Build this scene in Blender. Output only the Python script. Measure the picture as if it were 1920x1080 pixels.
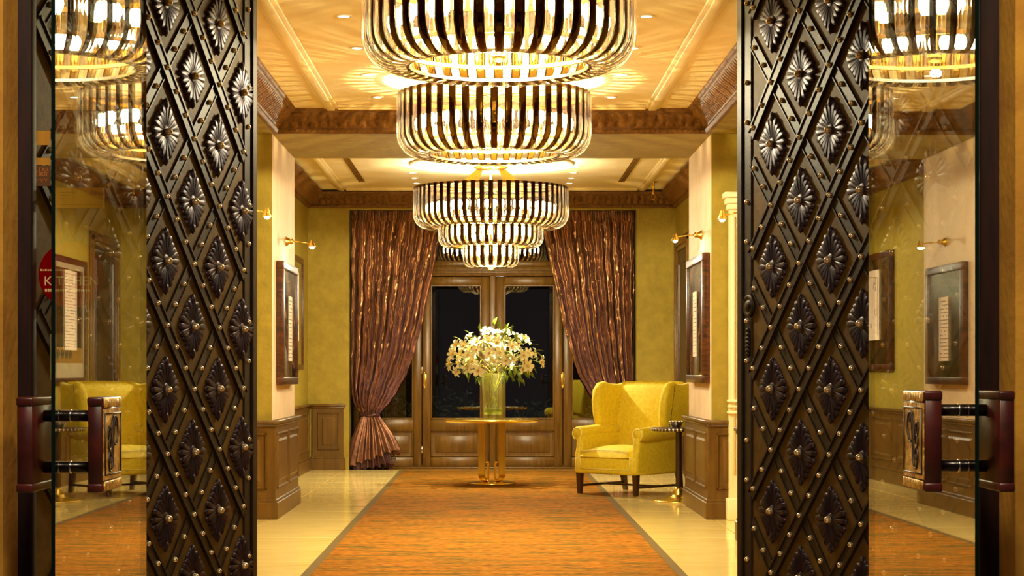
import bpy, bmesh, math, random
from mathutils import Vector, Matrix, noise as mnoise
random.seed(7)
PI = math.pi
S = bpy.context.scene
C = S.collection
for o in list(bpy.data.objects):
    bpy.data.objects.remove(o)

# ------------------------------------------------------------------ camera
cam = bpy.data.cameras.new('camera')
cam.sensor_width = 36.0
cam.lens = 3450 / 1920 * 36
cam.shift_x = (960 - 922) / 1920
cam.shift_y = (697 - 540) / 1920
cam.clip_start = 0.05
cam.clip_end = 200
camo = bpy.data.objects.new('camera', cam)
C.objects.link(camo)
camo.location = (0, 0, 1.3)
camo.rotation_euler = (PI / 2, 0, 0)
S.camera = camo

# ------------------------------------------------------------------ world (night, faint violet sky)
w = bpy.data.worlds.new('night')
S.world = w
w.use_nodes = True
bgn = w.node_tree.nodes['Background']
bgn.inputs[0].default_value = (0.48, 0.38, 0.40, 1)
bgn.inputs[1].default_value = 0.09

# ------------------------------------------------------------------ colour management
vs = S.view_settings
vs.view_transform = 'Standard'
vs.look = 'None'
vs.exposure = 0.12
vs.gamma = 1.0
vs.use_curve_mapping = False
S.cycles.use_denoising = True
S.cycles.max_bounces = 9
S.cycles.diffuse_bounces = 4
S.cycles.glossy_bounces = 4
S.cycles.transmission_bounces = 4
S.cycles.transparent_max_bounces = 24
S.cycles.caustics_reflective = False
S.cycles.caustics_refractive = False
S.cycles.sample_clamp_indirect = 4.0
S.cycles.blur_glossy = 0.5

WARM = (1.0, 0.90, 0.58)
POW_DRUM = 12.0      # each of the ring lights in a drum chandelier
POW_CORE_FILL = 330.0     # added fill light under a chandelier, no lamp of its own there
POW_DOWN = 85.0
POW_ENTRY_FILL = 330.0


def light(kind, name, loc, power, color=WARM, size=0.05, rot=None, spot=None, blend=0.6):
    l = bpy.data.lights.new(name, kind)
    l.energy = power
    l.color = color
    if kind in ('POINT', 'SPOT'):
        l.shadow_soft_size = size
    if kind == 'AREA':
        l.size = size
    if kind == 'SPOT':
        l.spot_size = spot
        l.spot_blend = blend
    o = bpy.data.objects.new(name, l)
    C.objects.link(o)
    o.location = loc
    if rot:
        o.rotation_euler = rot
    return o


# added fill spots above the pavement, to brighten the studded doors
for sx in (-0.75, 0.85):
    light('SPOT', 'entrance_fill_light', (sx, 3.3, 3.9), POW_ENTRY_FILL, (1.0, 0.80, 0.54), 0.25,
          (math.radians(38), 0, 0), math.radians(110), 0.7)


# ================================================================== helpers
def lin(c):
    return tuple(((v / 255) / 12.92 if v / 255 <= 0.04045 else ((v / 255 + 0.055) / 1.055) ** 2.4) for v in c)


def rgba(c):
    return (*lin(c), 1.0)


class NT:
    def __init__(s, name):
        s.m = bpy.data.materials.new(name)
        s.m.use_nodes = True
        s.t = s.m.node_tree
        s.t.nodes.clear()
        s.out = s.n('ShaderNodeOutputMaterial')

    def n(s, kind, **kw):
        x = s.t.nodes.new(kind)
        for k, v in kw.items():
            setattr(x, k, v)
        return x

    def l(s, a, b):
        s.t.links.new(a, b)


def mk(name, col, rough=0.5, metal=0.0, col2=None, nscale=6.0, ndetail=4.0, nlo=0.35, nhi=0.65, stretch=(1, 1, 1),
       bump=0.0, bscale=40.0, bstretch=(1, 1, 1), bdist=0.01, spec=0.5, sheen=0.0, sheen_tint=None, coat=0.0,
       kind='noise', rough2=None, emit=None, estr=0.0, aniso=0.0, distortion=0.0):
    q = NT(name)
    b = q.n('ShaderNodeBsdfPrincipled')
    q.l(b.outputs[0], q.out.inputs[0])
    b.inputs['Base Color'].default_value = rgba(col)
    b.inputs['Roughness'].default_value = rough
    b.inputs['Metallic'].default_value = metal
    b.inputs['Specular IOR Level'].default_value = spec
    if sheen:
        b.inputs['Sheen Weight'].default_value = sheen
        b.inputs['Sheen Roughness'].default_value = 0.35
        b.inputs['Sheen Tint'].default_value = rgba(sheen_tint or col)
    if coat:
        b.inputs['Coat Weight'].default_value = coat
        b.inputs['Coat Roughness'].default_value = 0.12
    if emit:
        b.inputs['Emission Color'].default_value = rgba(emit)
        b.inputs['Emission Strength'].default_value = estr
    tc = None
    if col2 or bump:
        tc = q.n('ShaderNodeTexCoord')
    if col2:
        mp = q.n('ShaderNodeMapping')
        mp.inputs['Scale'].default_value = stretch
        q.l(tc.outputs['Object'], mp.inputs[0])
        if kind == 'voronoi':
            t = q.n('ShaderNodeTexVoronoi')
            t.feature = 'SMOOTH_F1'
            t.inputs['Scale'].default_value = nscale
            fac = t.outputs['Distance']
        elif kind == 'wave':
            t = q.n('ShaderNodeTexWave')
            t.inputs['Scale'].default_value = nscale
            t.inputs['Distortion'].default_value = distortion or 6.0
            t.inputs['Detail'].default_value = ndetail
            t.inputs['Detail Scale'].default_value = 1.5
            fac = t.outputs['Fac']
        else:
            t = q.n('ShaderNodeTexNoise')
            t.inputs['Scale'].default_value = nscale
            t.inputs['Detail'].default_value = ndetail
            t.inputs['Distortion'].default_value = distortion
            fac = t.outputs['Fac']
        q.l(mp.outputs[0], t.inputs['Vector'])
        cr = q.n('ShaderNodeValToRGB')
        cr.color_ramp.elements[0].position = nlo
        cr.color_ramp.elements[1].position = nhi
        cr.color_ramp.elements[0].color = rgba(col)
        cr.color_ramp.elements[1].color = rgba(col2)
        q.l(fac, cr.inputs[0])
        q.l(cr.outputs[0], b.inputs['Base Color'])
        if rough2 is not None:
            mr = q.n('ShaderNodeMapRange')
            mr.inputs['To Min'].default_value = rough
            mr.inputs['To Max'].default_value = rough2
            q.l(fac, mr.inputs[0])
            q.l(mr.outputs[0], b.inputs['Roughness'])
    if bump:
        mp2 = q.n('ShaderNodeMapping')
        mp2.inputs['Scale'].default_value = bstretch
        q.l(tc.outputs['Object'], mp2.inputs[0])
        t2 = q.n('ShaderNodeTexNoise')
        t2.inputs['Scale'].default_value = bscale
        t2.inputs['Detail'].default_value = 5
        q.l(mp2.outputs[0], t2.inputs['Vector'])
        bp = q.n('ShaderNodeBump')
        bp.inputs['Strength'].default_value = bump
        bp.inputs['Distance'].default_value = bdist
        q.l(t2.outputs['Fac'], bp.inputs['Height'])
        q.l(bp.outputs[0], b.inputs['Normal'])
    return q.m


def mk_glass(name, tint=(1, 1, 1), ior=1.5, trans=None, trans_fac=0.0, gloss=(1, 1, 1), rough=0.0):
    """thin clear glass: straight-through transmission + Fresnel reflection (+ optional frosting)"""
    q = NT(name)
    geo = q.n('ShaderNodeNewGeometry')
    mr = q.n('ShaderNodeMapRange')
    mr.inputs['To Min'].default_value = ior
    mr.inputs['To Max'].default_value = 1.0 / ior
    q.l(geo.outputs['Backfacing'], mr.inputs[0])
    fr = q.n('ShaderNodeFresnel')
    q.l(mr.outputs[0], fr.inputs['IOR'])
    tr = q.n('ShaderNodeBsdfTransparent')
    tr.inputs[0].default_value = (*tint, 1)
    gl = q.n('ShaderNodeBsdfGlossy')
    gl.inputs['Color'].default_value = (*gloss, 1)
    gl.inputs['Roughness'].default_value = rough
    body = tr.outputs[0]
    if trans:
        tl = q.n('ShaderNodeBsdfTranslucent')
        tl.inputs[0].default_value = (*trans, 1)
        mx = q.n('ShaderNodeMixShader')
        mx.inputs[0].default_value = trans_fac
        q.l(tr.outputs[0], mx.inputs[1])
        q.l(tl.outputs[0], mx.inputs[2])
        body = mx.outputs[0]
    m2 = q.n('ShaderNodeMixShader')
    q.l(fr.outputs[0], m2.inputs[0])
    q.l(body, m2.inputs[1])
    q.l(gl.outputs[0], m2.inputs[2])
    q.l(m2.outputs[0], q.out.inputs[0])
    return q.m


def mk_emit(name, col, s):
    q = NT(name)
    e = q.n('ShaderNodeEmission')
    e.inputs[0].default_value = (*col, 1)
    e.inputs[1].default_value = s
    q.l(e.outputs[0], q.out.inputs[0])
    q.m.cycles.emission_sampling = 'NONE'
    return q.m


class MB:
    """collects shapes into one mesh"""

    def __init__(s):
        s.v = []
        s.f = []
        s.mi = []
        s.sm = []

    def add(s, verts, faces, m=0, smooth=False, mat=None):
        k = len(s.v)
        if mat is not None:
            verts = [mat @ Vector(p) for p in verts]
        s.v += [tuple(p) for p in verts]
        s.f += [tuple(i + k for i in f) for f in faces]
        s.mi += [m] * len(faces)
        s.sm += [smooth] * len(faces)
        return s

    def box(s, x0, x1, y0, y1, z0, z1, m=0, mat=None):
        v = [(x0, y0, z0), (x1, y0, z0), (x1, y1, z0), (x0, y1, z0), (x0, y0, z1), (x1, y0, z1), (x1, y1, z1), (x0, y1, z1)]
        f = [(0, 3, 2, 1), (4, 5, 6, 7), (0, 1, 5, 4), (1, 2, 6, 5), (2, 3, 7, 6), (3, 0, 4, 7)]
        return s.add(v, f, m, False, mat)

    def bbox(s, x0, x1, y0, y1, z0, z1, r=0.01, seg=2, m=0, mat=None, smooth=True):
        """bevelled box"""
        bm = bmesh.new()
        bmesh.ops.create_cube(bm, size=1)
        for v in bm.verts:
            v.co = Vector(((x0 + x1) / 2 + v.co.x * (x1 - x0), (y0 + y1) / 2 + v.co.y * (y1 - y0), (z0 + z1) / 2 + v.co.z * (z1 - z0)))
        bmesh.ops.bevel(bm, geom=bm.edges[:], offset=r, segments=seg, profile=0.5, affect='EDGES')
        return s.frombm(bm, m, smooth, mat)

    def frombm(s, bm, m=0, smooth=True, mat=None):
        bm.verts.index_update()
        s.add([v.co.copy() for v in bm.verts], [[v.index for v in f.verts] for f in bm.faces], m, smooth, mat)
        bm.free()
        return s

    def lathe(s, prof, n=24, m=0, smooth=True, mat=None, a0=0.0, caps=True):
        v = []
        f = []
        k = len(prof)
        for i in range(n):
            a = a0 + 2 * PI * i / n
            for (r, z) in prof:
                v.append((r * math.cos(a), r * math.sin(a), z))
        for i in range(n):
            j = (i + 1) % n
            for q in range(k - 1):
                f.append((i * k + q, j * k + q, j * k + q + 1, i * k + q + 1))
        if caps:
            if prof[0][0] > 1e-6:
                f.append(tuple(i * k for i in range(n))[::-1])
            if prof[-1][0] > 1e-6:
                f.append(tuple(i * k + k - 1 for i in range(n)))
        return s.add(v, f, m, smooth, mat)

    def tube(s, pts, r, n=8, m=0, caps=True):
        pts = [Vector(p) for p in pts]
        rs = r if isinstance(r, (list, tuple)) else [r] * len(pts)
        v = []
        f = []
        up = Vector((0, 0, 1))
        t0 = (pts[1] - pts[0]).normalized()
        if abs(t0.dot(up)) > 0.95:
            up = Vector((1, 0, 0))
        nx = t0.cross(up).normalized()
        for i, p in enumerate(pts):
            t = (pts[min(i + 1, len(pts) - 1)] - pts[max(i - 1, 0)]).normalized()
            nx = (nx - t * nx.dot(t)).normalized()
            ny = t.cross(nx)
            for j in range(n):
                a = 2 * PI * j / n
                v.append(p + (nx * math.cos(a) + ny * math.sin(a)) * rs[i])
        for i in range(len(pts) - 1):
            for j in range(n):
                k = (j + 1) % n
                f.append((i * n + j, i * n + k, (i + 1) * n + k, (i + 1) * n + j))
        if caps:
            f.append(tuple(range(n))[::-1])
            f.append(tuple((len(pts) - 1) * n + j for j in range(n)))
        return s.add(v, f, m, True)

    def prism(s, poly, axis, a, b, m=0, mat=None, bevel=0.0, seg=2):
        """extrude 2-D polygon along axis x / y / z from a to b"""
        def p3(u, w, t):
            return {'x': (t, u, w), 'y': (u, t, w), 'z': (u, w, t)}[axis]
        bm = bmesh.new()
        A = [bm.verts.new(p3(u, w_, a)) for u, w_ in poly]
        B = [bm.verts.new(p3(u, w_, b)) for u, w_ in poly]
        n = len(poly)
        bm.faces.new(A)
        bm.faces.new(B[::-1])
        for i in range(n):
            bm.faces.new((A[i], B[i], B[(i + 1) % n], A[(i + 1) % n])[::-1])
        bmesh.ops.recalc_face_normals(bm, faces=bm.faces[:])
        if bevel:
            ed = [e for e in bm.edges if (e.verts[0] in A) == (e.verts[1] in A)]
            bmesh.ops.bevel(bm, geom=ed, offset=bevel, segments=seg, profile=0.5, affect='EDGES')
        return s.frombm(bm, m, bevel > 0, mat)

    def mesh(s, name, *mats):
        me = bpy.data.meshes.new(name)
        me.from_pydata(s.v, [], s.f)
        for m in mats:
            me.materials.append(m)
        me.polygons.foreach_set('material_index', s.mi)
        me.polygons.foreach_set('use_smooth', s.sm)
        me.update()
        return me

    def obj(s, name, mats, parent=None, loc=(0, 0, 0), rot=(0, 0, 0)):
        if not isinstance(mats, (list, tuple)):
            mats = (mats,)
        return put(name, s.mesh(name, *mats), parent, loc, rot)


def put(name, me, parent=None, loc=(0, 0, 0), rot=(0, 0, 0), scale=None):
    o = bpy.data.objects.new(name, me)
    C.objects.link(o)
    o.location = loc
    o.rotation_euler = rot
    if scale:
        o.scale = scale
    if parent:
        o.parent = parent
    return o


def thing(name, label, cat, loc=(0, 0, 0), rz=0.0, group=None):
    o = bpy.data.objects.new(name, None)
    C.objects.link(o)
    o.location = loc
    o.rotation_euler = (0, 0, rz)
    return tag(o, label, cat, group)


def tag(o, label, cat, group=None):
    o['label'] = label
    o['category'] = cat
    if group:
        o['group'] = group
    return o


def struct(o, label=None, cat=None):
    o['kind'] = 'structure'
    if label:
        o['label'] = label
    if cat:
        o['category'] = cat
    return o


def group_empty(name, label, cat, loc=(0, 0, 0)):
    o = bpy.data.objects.new(name, None)
    C.objects.link(o)
    o.location = loc
    return struct(o, label, cat)


def text(name, body, size, mat, parent, loc, rot, align='CENTER', ext=0.0004):
    cu = bpy.data.curves.new(name, 'FONT')
    cu.body = body
    cu.size = size
    cu.align_x = align
    cu.align_y = 'CENTER'
    cu.extrude = ext
    t = bpy.data.objects.new(name, cu)
    C.objects.link(t)
    bpy.context.view_layer.update()
    me = bpy.data.meshes.new_from_object(t.evaluated_get(bpy.context.evaluated_depsgraph_get()))
    bpy.data.objects.remove(t)
    me.materials.clear()
    me.materials.append(mat)
    return put(name, me, parent, loc, rot)


# ================================================================== materials
M = {}
M['wallpaper'] = mk('wallpaper', (142, 120, 28), 0.7, col2=(160, 136, 38), nscale=9, ndetail=6, nlo=0.3, nhi=0.7, bump=0.35, bscale=14, bdist=0.02)
M['cream_plaster'] = mk('cream_plaster', (236, 206, 166), 0.7, col2=(226, 194, 150), nscale=4, bump=0.1, bscale=30)
M['ceiling'] = mk('ceiling_paint', (246, 226, 178), 0.75, col2=(240, 214, 156), nscale=2.5, bump=0.05, bscale=50)
M['moulding'] = mk('moulding_paint', (246, 224, 172), 0.55)
M['cornice'] = mk('cornice_gilt_wood', (96, 60, 22), 0.5, spec=0.3, col2=(122, 80, 30), nscale=24, ndetail=6, bump=0.5, bscale=70, bdist=0.01)
M['dado'] = mk('dado_wood', (104, 72, 16), 0.36, col2=(84, 55, 10), nscale=4, ndetail=6, stretch=(6, 6, 0.6), bump=0.08, bscale=20, bstretch=(8, 8, 1))
M['door_wood'] = mk('door_wood', (114, 80, 26), 0.36, col2=(92, 61, 15), nscale=5, ndetail=6, stretch=(6, 6, 0.6), bump=0.08, bscale=20, bstretch=(8, 8, 1))
M['dark_wood'] = mk('dark_wood', (60, 32, 14), 0.38, col2=(40, 20, 8), nscale=6, stretch=(5, 5, 0.8))
M['leg_wood'] = mk('leg_wood', (62, 34, 12), 0.35)
M['marble'] = mk('cream_marble', (250, 224, 148), 0.10, col2=(236, 200, 112), nscale=2.2, ndetail=8, nlo=0.3, nhi=0.72, stretch=(0.7, 2.2, 1), distortion=1.2)
M['marble_joint'] = mk('marble_joint', (196, 152, 82), 0.5)
M['pavement'] = mk('pavement', (130, 110, 80), 0.7, col2=(110, 92, 64), nscale=8)
M['plaster_out'] = mk('tan_plaster', (170, 118, 34), 0.85, col2=(196, 144, 44), nscale=5, ndetail=8, bump=0.4, bscale=22, bdist=0.01)
M['jamb_dark'] = mk('jamb_dark_wood', (40, 16, 10), 0.65, spec=0.2, col2=(24, 8, 8), nscale=10, stretch=(4, 4, .5))
M['iron'] = mk('door_iron', (88, 64, 22), 0.6, 0.1, spec=0.15, col2=(70, 50, 16), nscale=18, ndetail=6, bump=0.35, bscale=60, bdist=0.004)
M['iron_strap'] = mk('iron_strap', (44, 32, 20), 0.5, 0.35, spec=0.3, col2=(32, 23, 16), nscale=20, bump=0.3, bscale=80, bdist=0.003)
M['rosette'] = mk('cast_rosette', (54, 39, 50), 0.42, 0.6, col2=(40, 28, 37), nscale=30)
M['stud'] = mk('stud_metal', (204, 184, 152), 0.24, 0.75)
M['gold'] = mk('polished_gold', (252, 218, 110), 0.22, 1.0)
M['gold_soft'] = mk('brushed_gold', (226, 180, 76), 0.25, 1.0, bump=0.1, bscale=60)
M['engraved'] = mk('engraved_gold', (244, 200, 96), 0.34, 0.5, col2=(160, 108, 34), nscale=26, ndetail=8, bump=0.7, bscale=55, bdist=0.01)
M['engrave_ink'] = mk('engraving_dark', (36, 20, 8), 0.5)
M['red_leather'] = mk('oxblood_wood', (70, 22, 14), 0.35, col2=(46, 14, 10), nscale=14, ndetail=6)
M['bar_black'] = mk('black_bar', (22, 14, 12), 0.25, 0.3)
M['glass_edge'] = mk('glass_edge_green', (4, 18, 12), 0.1)
M['door_glass'] = mk_glass('door_glass', (0.90, 0.90, 0.82), 2.9)
M['pane_glass'] = mk_glass('pane_glass', (0.75, 0.78, 0.72), 1.95)
M['side_glass'] = mk_glass('side_glass', (0.95, 0.95, 0.9), 1.45)
M['acrylic'] = mk_glass('acrylic', (0.90, 0.93, 0.86), 1.5, (0.8, 0.8, 0.65), 0.22)
M['vase_glass'] = mk_glass('vase_glass', (0.96, 0.98, 0.74), 1.45, (0.95, 0.95, 0.5), 0.12)
M['water'] = mk_glass('vase_water', (0.95, 0.97, 0.5), 1.3, (0.95, 0.95, 0.4), 0.4)
M['strip_glass'] = mk_glass('strip_glass', (1.0, 0.95, 0.78), 1.5, (1.0, 0.95, 0.82), 0.025, (1, 0.95, 0.8), 0.04)
M['bronze'] = mk('bronze_mirror', (92, 66, 22), 0.07, 1.0, bump=0.12, bscale=7, bdist=0.02)
M['bulb'] = mk_emit('bulb_glow', (1.0, 0.97, 0.93), 30.0)
M['spot_glow'] = mk_emit('downlight_glow', (1.0, 0.94, 0.82), 12.0)
M['sconce_glow'] = mk_emit('sconce_glow', (1.0, 0.90, 0.70), 420.0)
M['sconce_glow'].cycles.emission_sampling = 'FRONT'
M['white_metal'] = mk('white_metal', (238, 220, 186), 0.4)
M['yellow_velvet'] = mk('yellow_velvet', (222, 192, 14), 0.75, col2=(232, 206, 40), kind='voronoi', nscale=34, nlo=0.2, nhi=0.6, sheen=0.5, sheen_tint=(255, 240, 150), bump=0.1, bscale=60)
M['piping'] = mk('pale_piping', (246, 232, 140), 0.7)
M['satin'] = mk('brown_satin', (124, 88, 56), 0.24, 0.75, col2=(172, 124, 82), nscale=4, ndetail=4, stretch=(4, 4, 1), sheen=0.4, sheen_tint=(190, 130, 170), bump=0.45, bscale=22, bstretch=(2, 2, 1), bdist=0.012)
M['satin_skirt'] = mk('brown_satin_gathers', (98, 62, 46), 0.28, 0.7, col2=(128, 84, 60), nscale=5, sheen=0.4, sheen_tint=(190, 130, 170), bump=0.4, bscale=26)
M['satin_dark'] = mk('plum_satin', (70, 34, 32), 0.35, 0.3, sheen=0.4, sheen_tint=(190, 130, 170), bump=0.3, bscale=30)
M['carpet_edge'] = mk('carpet_border', (92, 70, 14), 0.95, bump=0.3, bscale=200)
M['paper'] = mk('paper', (240, 214, 188), 0.8)
M['ink'] = mk('ink', (70, 46, 24), 0.8)
M['olive_art'] = mk('dark_painting', (44, 30, 12), 0.25, col2=(104, 78, 26), nscale=5, ndetail=6, stretch=(1, 1, 0.35), distortion=2.0)
M['tortoise'] = mk('tortoise_frame', (44, 22, 10), 0.3, col2=(92, 48, 18), nscale=7, ndetail=5, stretch=(1, 1, 4), distortion=1.5)
M['petal'] = mk('petal', (240, 230, 182), 0.6)
M['pollen'] = mk('pollen', (224, 176, 40), 0.7)
M['leaf'] = mk('leaf', (120, 134, 30), 0.5, col2=(84, 104, 22), nscale=8)
M['stem'] = mk('stem', (190, 186, 60), 0.5)
M['garden_leaf'] = mk('garden_leaf', (52, 62, 26), 0.5, col2=(30, 40, 16), nscale=6)
M['garden_soil'] = mk('garden_soil', (30, 24, 18), 0.9)
M['garden_wall'] = mk('garden_wall', (50, 38, 18), 0.9, col2=(40, 30, 14), nscale=3)
M['red_sign'] = mk_glass('red_sign', (0.55, 0.02, 0.03), 1.4, (0.75, 0.03, 0.04), 0.45)
M['sign_print'] = mk('sign_print', (230, 200, 150), 0.7)
M['ochre_card'] = mk('ochre_card', (196, 140, 40), 0.7)
M['sepia_card'] = mk('sepia_card', (96, 62, 30), 0.7)
M['rust_print'] = mk('rust_print', (200, 120, 50), 0.7)
M['teal_print'] = mk('teal_print', (50, 62, 60), 0.7)
M['silver'] = mk('silver', (220, 214, 200), 0.18, 1.0)
M['vent_dark'] = mk('vent_dark', (130, 100, 50), 0.6)


def mk_carpet():
    q = NT('orange_carpet')
    b = q.n('ShaderNodeBsdfPrincipled')
    q.l(b.outputs[0], q.out.inputs[0])
    b.inputs['Roughness'].default_value = 0.95
    b.inputs['Specular IOR Level'].default_value = 0.1
    tc = q.n('ShaderNodeTexCoord')
    m1 = q.n('ShaderNodeMapping')
    m1.inputs['Scale'].default_value = (1.1, 5.0, 1)
    n1 = q.n('ShaderNodeTexNoise')
    n1.inputs['Scale'].default_value = 2.2
    n1.inputs['Detail'].default_value = 7
    m2 = q.n('ShaderNodeMapping')
    m2.inputs['Scale'].default_value = (6, 26, 1)
    n2 = q.n('ShaderNodeTexNoise')
    n2.inputs['Scale'].default_value = 2.5
    n2.inputs['Detail'].default_value = 6
    for m_, n_ in ((m1, n1), (m2, n2)):
        q.l(tc.outputs['Object'], m_.inputs[0])
        q.l(m_.outputs[0], n_.inputs['Vector'])
    r1 = q.n('ShaderNodeValToRGB')
    e = r1.color_ramp.elements
    e[0].position = 0.36
    e[0].color = rgba((116, 94, 32))
    e[1].position = 0.56
    e[1].color = rgba((178, 112, 26))
    r2 = q.n('ShaderNodeValToRGB')
    e = r2.color_ramp.elements
    e[0].position = 0.38
    e[0].color = rgba((130, 112, 62))
    e[1].position = 0.58
    e[1].color = (1, 1, 1, 1)
    q.l(n1.outputs['Fac'], r1.inputs[0])
    q.l(n2.outputs['Fac'], r2.inputs[0])
    mx = q.n('ShaderNodeMix', data_type='RGBA', blend_type='MULTIPLY')
    mx.inputs['Factor'].default_value = 0.75
    q.l(r1.outputs[0], mx.inputs['A'])
    q.l(r2.outputs[0], mx.inputs['B'])
    q.l(mx.outputs['Result'], b.inputs['Base Color'])
    bp = q.n('ShaderNodeBump')
    bp.inputs['Strength'].default_value = 0.5
    bp.inputs['Distance'].default_value = 0.01
    q.l(n2.outputs['Fac'], bp.inputs['Height'])
    q.l(bp.outputs[0], b.inputs['Normal'])
    return q.m


M['carpet'] = mk_carpet()

# ================================================================== the setting
XW, XB, XP = 2.75, 2.44, 1.94          # alcove wall, back-bay wall, pier face
YB = 24.4                              # back wall face
fl = struct(MB().box(-3.0, 3.0, 5.4, 26.0, -0.2, -0.012).obj('floor', M['marble_joint']), 'polished cream marble floor of the lobby', 'floor')
xs = ((-2.74, -1.96), (-1.955, -1.12), (1.12, 1.955), (1.96, 2.74))
for (x0, x1) in xs:
    y = 6.3
    while y < YB - 0.05:
        y1 = min(y + 0.90, YB - 0.01)
        me = MB().bbox(0, x1 - x0 - 0.004, 0, y1 - y - 0.004, -0.012, 0, 0.0015, 1, smooth=False).mesh('marble_slab', M['marble'])
        put('marble_slab', me, fl, (x0, y, 0))
        y = y1
struct(MB().box(-4, 4, -3, 5.4, -0.2, -0.01).obj('ground', M['pavement']), 'stone pavement outside the entrance', 'pavement')

# side walls
struct(MB().box(-XW - .2, -XW, 5.62, 18.1, 0, 4.1).box(-XW - .2, -XB, 18.1, YB + .5, 0, 4.1).obj('wall_left', M['wallpaper']), 'olive patterned wall along the left of the lobby', 'wall')
struct(MB().box(XW, XW + .2, 5.62, 18.1, 0, 4.1).box(XB, XW + .2, 18.1, YB + .5, 0, 4.1).obj('wall_right', M['wallpaper']), 'olive patterned wall along the right of the lobby', 'wall')
struct(MB().box(-XB, -1.90, YB, YB + .5, 0, 4.1).box(1.92, XB, YB, YB + .5, 0, 4.1).box(-1.90, 1.92, YB, YB + .12, 3.45, 4.1)
       .obj('wall_back', M['wallpaper']), 'olive back wall around the curtained garden doors', 'wall')
# outside wall around the entrance
struct(MB().box(-4, -1.448, 5.45, 5.62, 0, 4.5).box(1.55, 4, 5.45, 5.62, 0, 4.5).box(-1.448, 1.55, 5.45, 5.62, 3.35, 4.5)
       .obj('wall_front', M['plaster_out']), 'rough tan plaster wall around the entrance', 'wall')
# entrance frame
e = group_empty('trim_1', 'dark wooden frame lining the entrance opening', 'door frame')
MB().bbox(-1.60, -1.405, 5.62, 5.68, 0, 3.34, 0.006).obj('jamb', M['jamb_dark'], e)
MB().bbox(1.492, 1.68, 5.62, 5.68, 0, 3.34, 0.006).obj('jamb', M['jamb_dark'], e)
MB().bbox(-1.405, 1.492, 5.62, 5.68, 3.27, 3.34, 0.006).obj('lintel', M['jamb_dark'], e)
for sx, nm in ((-1, 'left'), (1, 'right')):
    a, c = sorted((sx * 1.98, sx * XW))
    struct(MB().box(a, c, 7.3, 7.5, 0, 3.4).obj('wall_' + nm, M['wallpaper']), 'short olive wall return beside the hinge of the %s studded door' % nm, 'wall')

# ceilings, beams
struct(MB().box(-1.92, 1.92, 5.62, 16.25, 3.6, 4.1).obj('ceiling', M['ceiling']), 'cream coffered ceiling over the front bay', 'ceiling')
struct(MB().box(-XB, XB, 18.1, YB, 3.7, 4.1).obj('ceiling', M['ceiling']), 'cream coffered ceiling over the back bay', 'ceiling')
struct(MB().box(-XW, XW, 16.25, 18.1, 3.4, 4.1).obj('ceiling_beam', M['wallpaper']), 'olive beam crossing between the two ceiling bays', 'beam')
for sx, nm in ((-1, 'left'), (1, 'right')):
    struct(MB().box(min(sx * XW, sx * 1.92), max(sx * XW, sx * 1.92), 5.62, 16.25, 3.4, 4.1).obj('ceiling_beam', M['wallpaper']),
           'olive side beam above the %s alcoves of the front bay' % nm, 'beam')

# piers
PIERS = ((16.25, 18.1), (12.2, 14.2))
for sx, nm in ((-1, 'left'), (1, 'right')):
    for k, (y0, y1) in enumerate(PIERS):
        x0, x1 = sorted((sx * XW, sx * XP))
        mb = MB()
        mb.box(x0, x1, y0, y1, 0, 3.4)
        # inner face is pale plaster
        fi = 5 if sx > 0 else 3
        mb.mi[fi] = 1
        struct(mb.obj('pier', (M['wallpaper'], M['cream_plaster'])),
               '%s olive pier %s with a pale plaster inner face' % (nm, ('carrying the cross beam', 'closer to the entrance')[k]), 'pier')


def cornice(run, label):
    """run: list of (axis, wallpos, sign, a, b, mitre_a, mitre_b); profile given as (out, z)"""
    prof = run['prof']
    o = group_empty('trim_2', label, 'cornice')
    for (axis, wpos, sgn, a, b, ma, mb_) in run['sides']:
        L = b - a
        n = int(L / 0.014)
        v = []
        f = []
        k = len(prof)
        for i in range(n + 1):
            t = i / n
            for q, (d, z, rel, pitch) in enumerate(prof):
                p = a + (d if ma else 0) + (L - (d if ma else 0) - (d if mb_ else 0)) * t
                dd = d
                zz = z
                if rel:
                    ph = p / pitch
                    wv = abs(math.sin(PI * ph))
                    dd = d + rel * 1.9 * (wv ** 0.5 - 0.6)
                    zz = z - rel * 0.8 * (wv ** 0.5 - 0.6)
                v.append((p, wpos + sgn * dd, zz) if axis == 'x' else (wpos + sgn * dd, p, zz))
        for i in range(n):
            for q in range(k - 1):
                f.append((i * k + q, (i + 1) * k + q, (i + 1) * k + q + 1, i * k + q + 1))
        MB().add(v, f, 0, True).obj('cornice_run', M['cornice'], o)
    return o


def cprof(z0, z1, d):
    h = z1 - z0
    return [(0.0, z0, 0, 1), (0.03, z0, 0, 1), (0.035, z0 + .05 * h, .006, .05), (0.045, z0 + .12 * h, .01, .05), (0.05, z0 + .18 * h, 0, 1), (0.036, z0 + .21 * h, 0, 1),
            (0.05, z0 + .27 * h, 0, 1), (0.052, z0 + .30 * h, .012, .085), (0.058, z0 + .38 * h, .022, .085), (0.07, z0 + .47 * h, .026, .085),
            (0.10 * d / .2, z0 + .58 * h, .026, .085), (0.13 * d / .2, z0 + .68 * h, .022, .085), (0.155 * d / .2, z0 + .76 * h, .012, .085),
            (0.165 * d / .2, z0 + .79 * h, 0, 1), (0.16 * d / .2, z0 + .82 * h, 0, 1), (0.18 * d / .2, z0 + .85 * h, 0, 1), (0.192 * d / .2, z0 + .90 * h, .006, .04),
            (d, z0 + .95 * h, 0, 1), (d, z1, 0, 1)]


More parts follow.
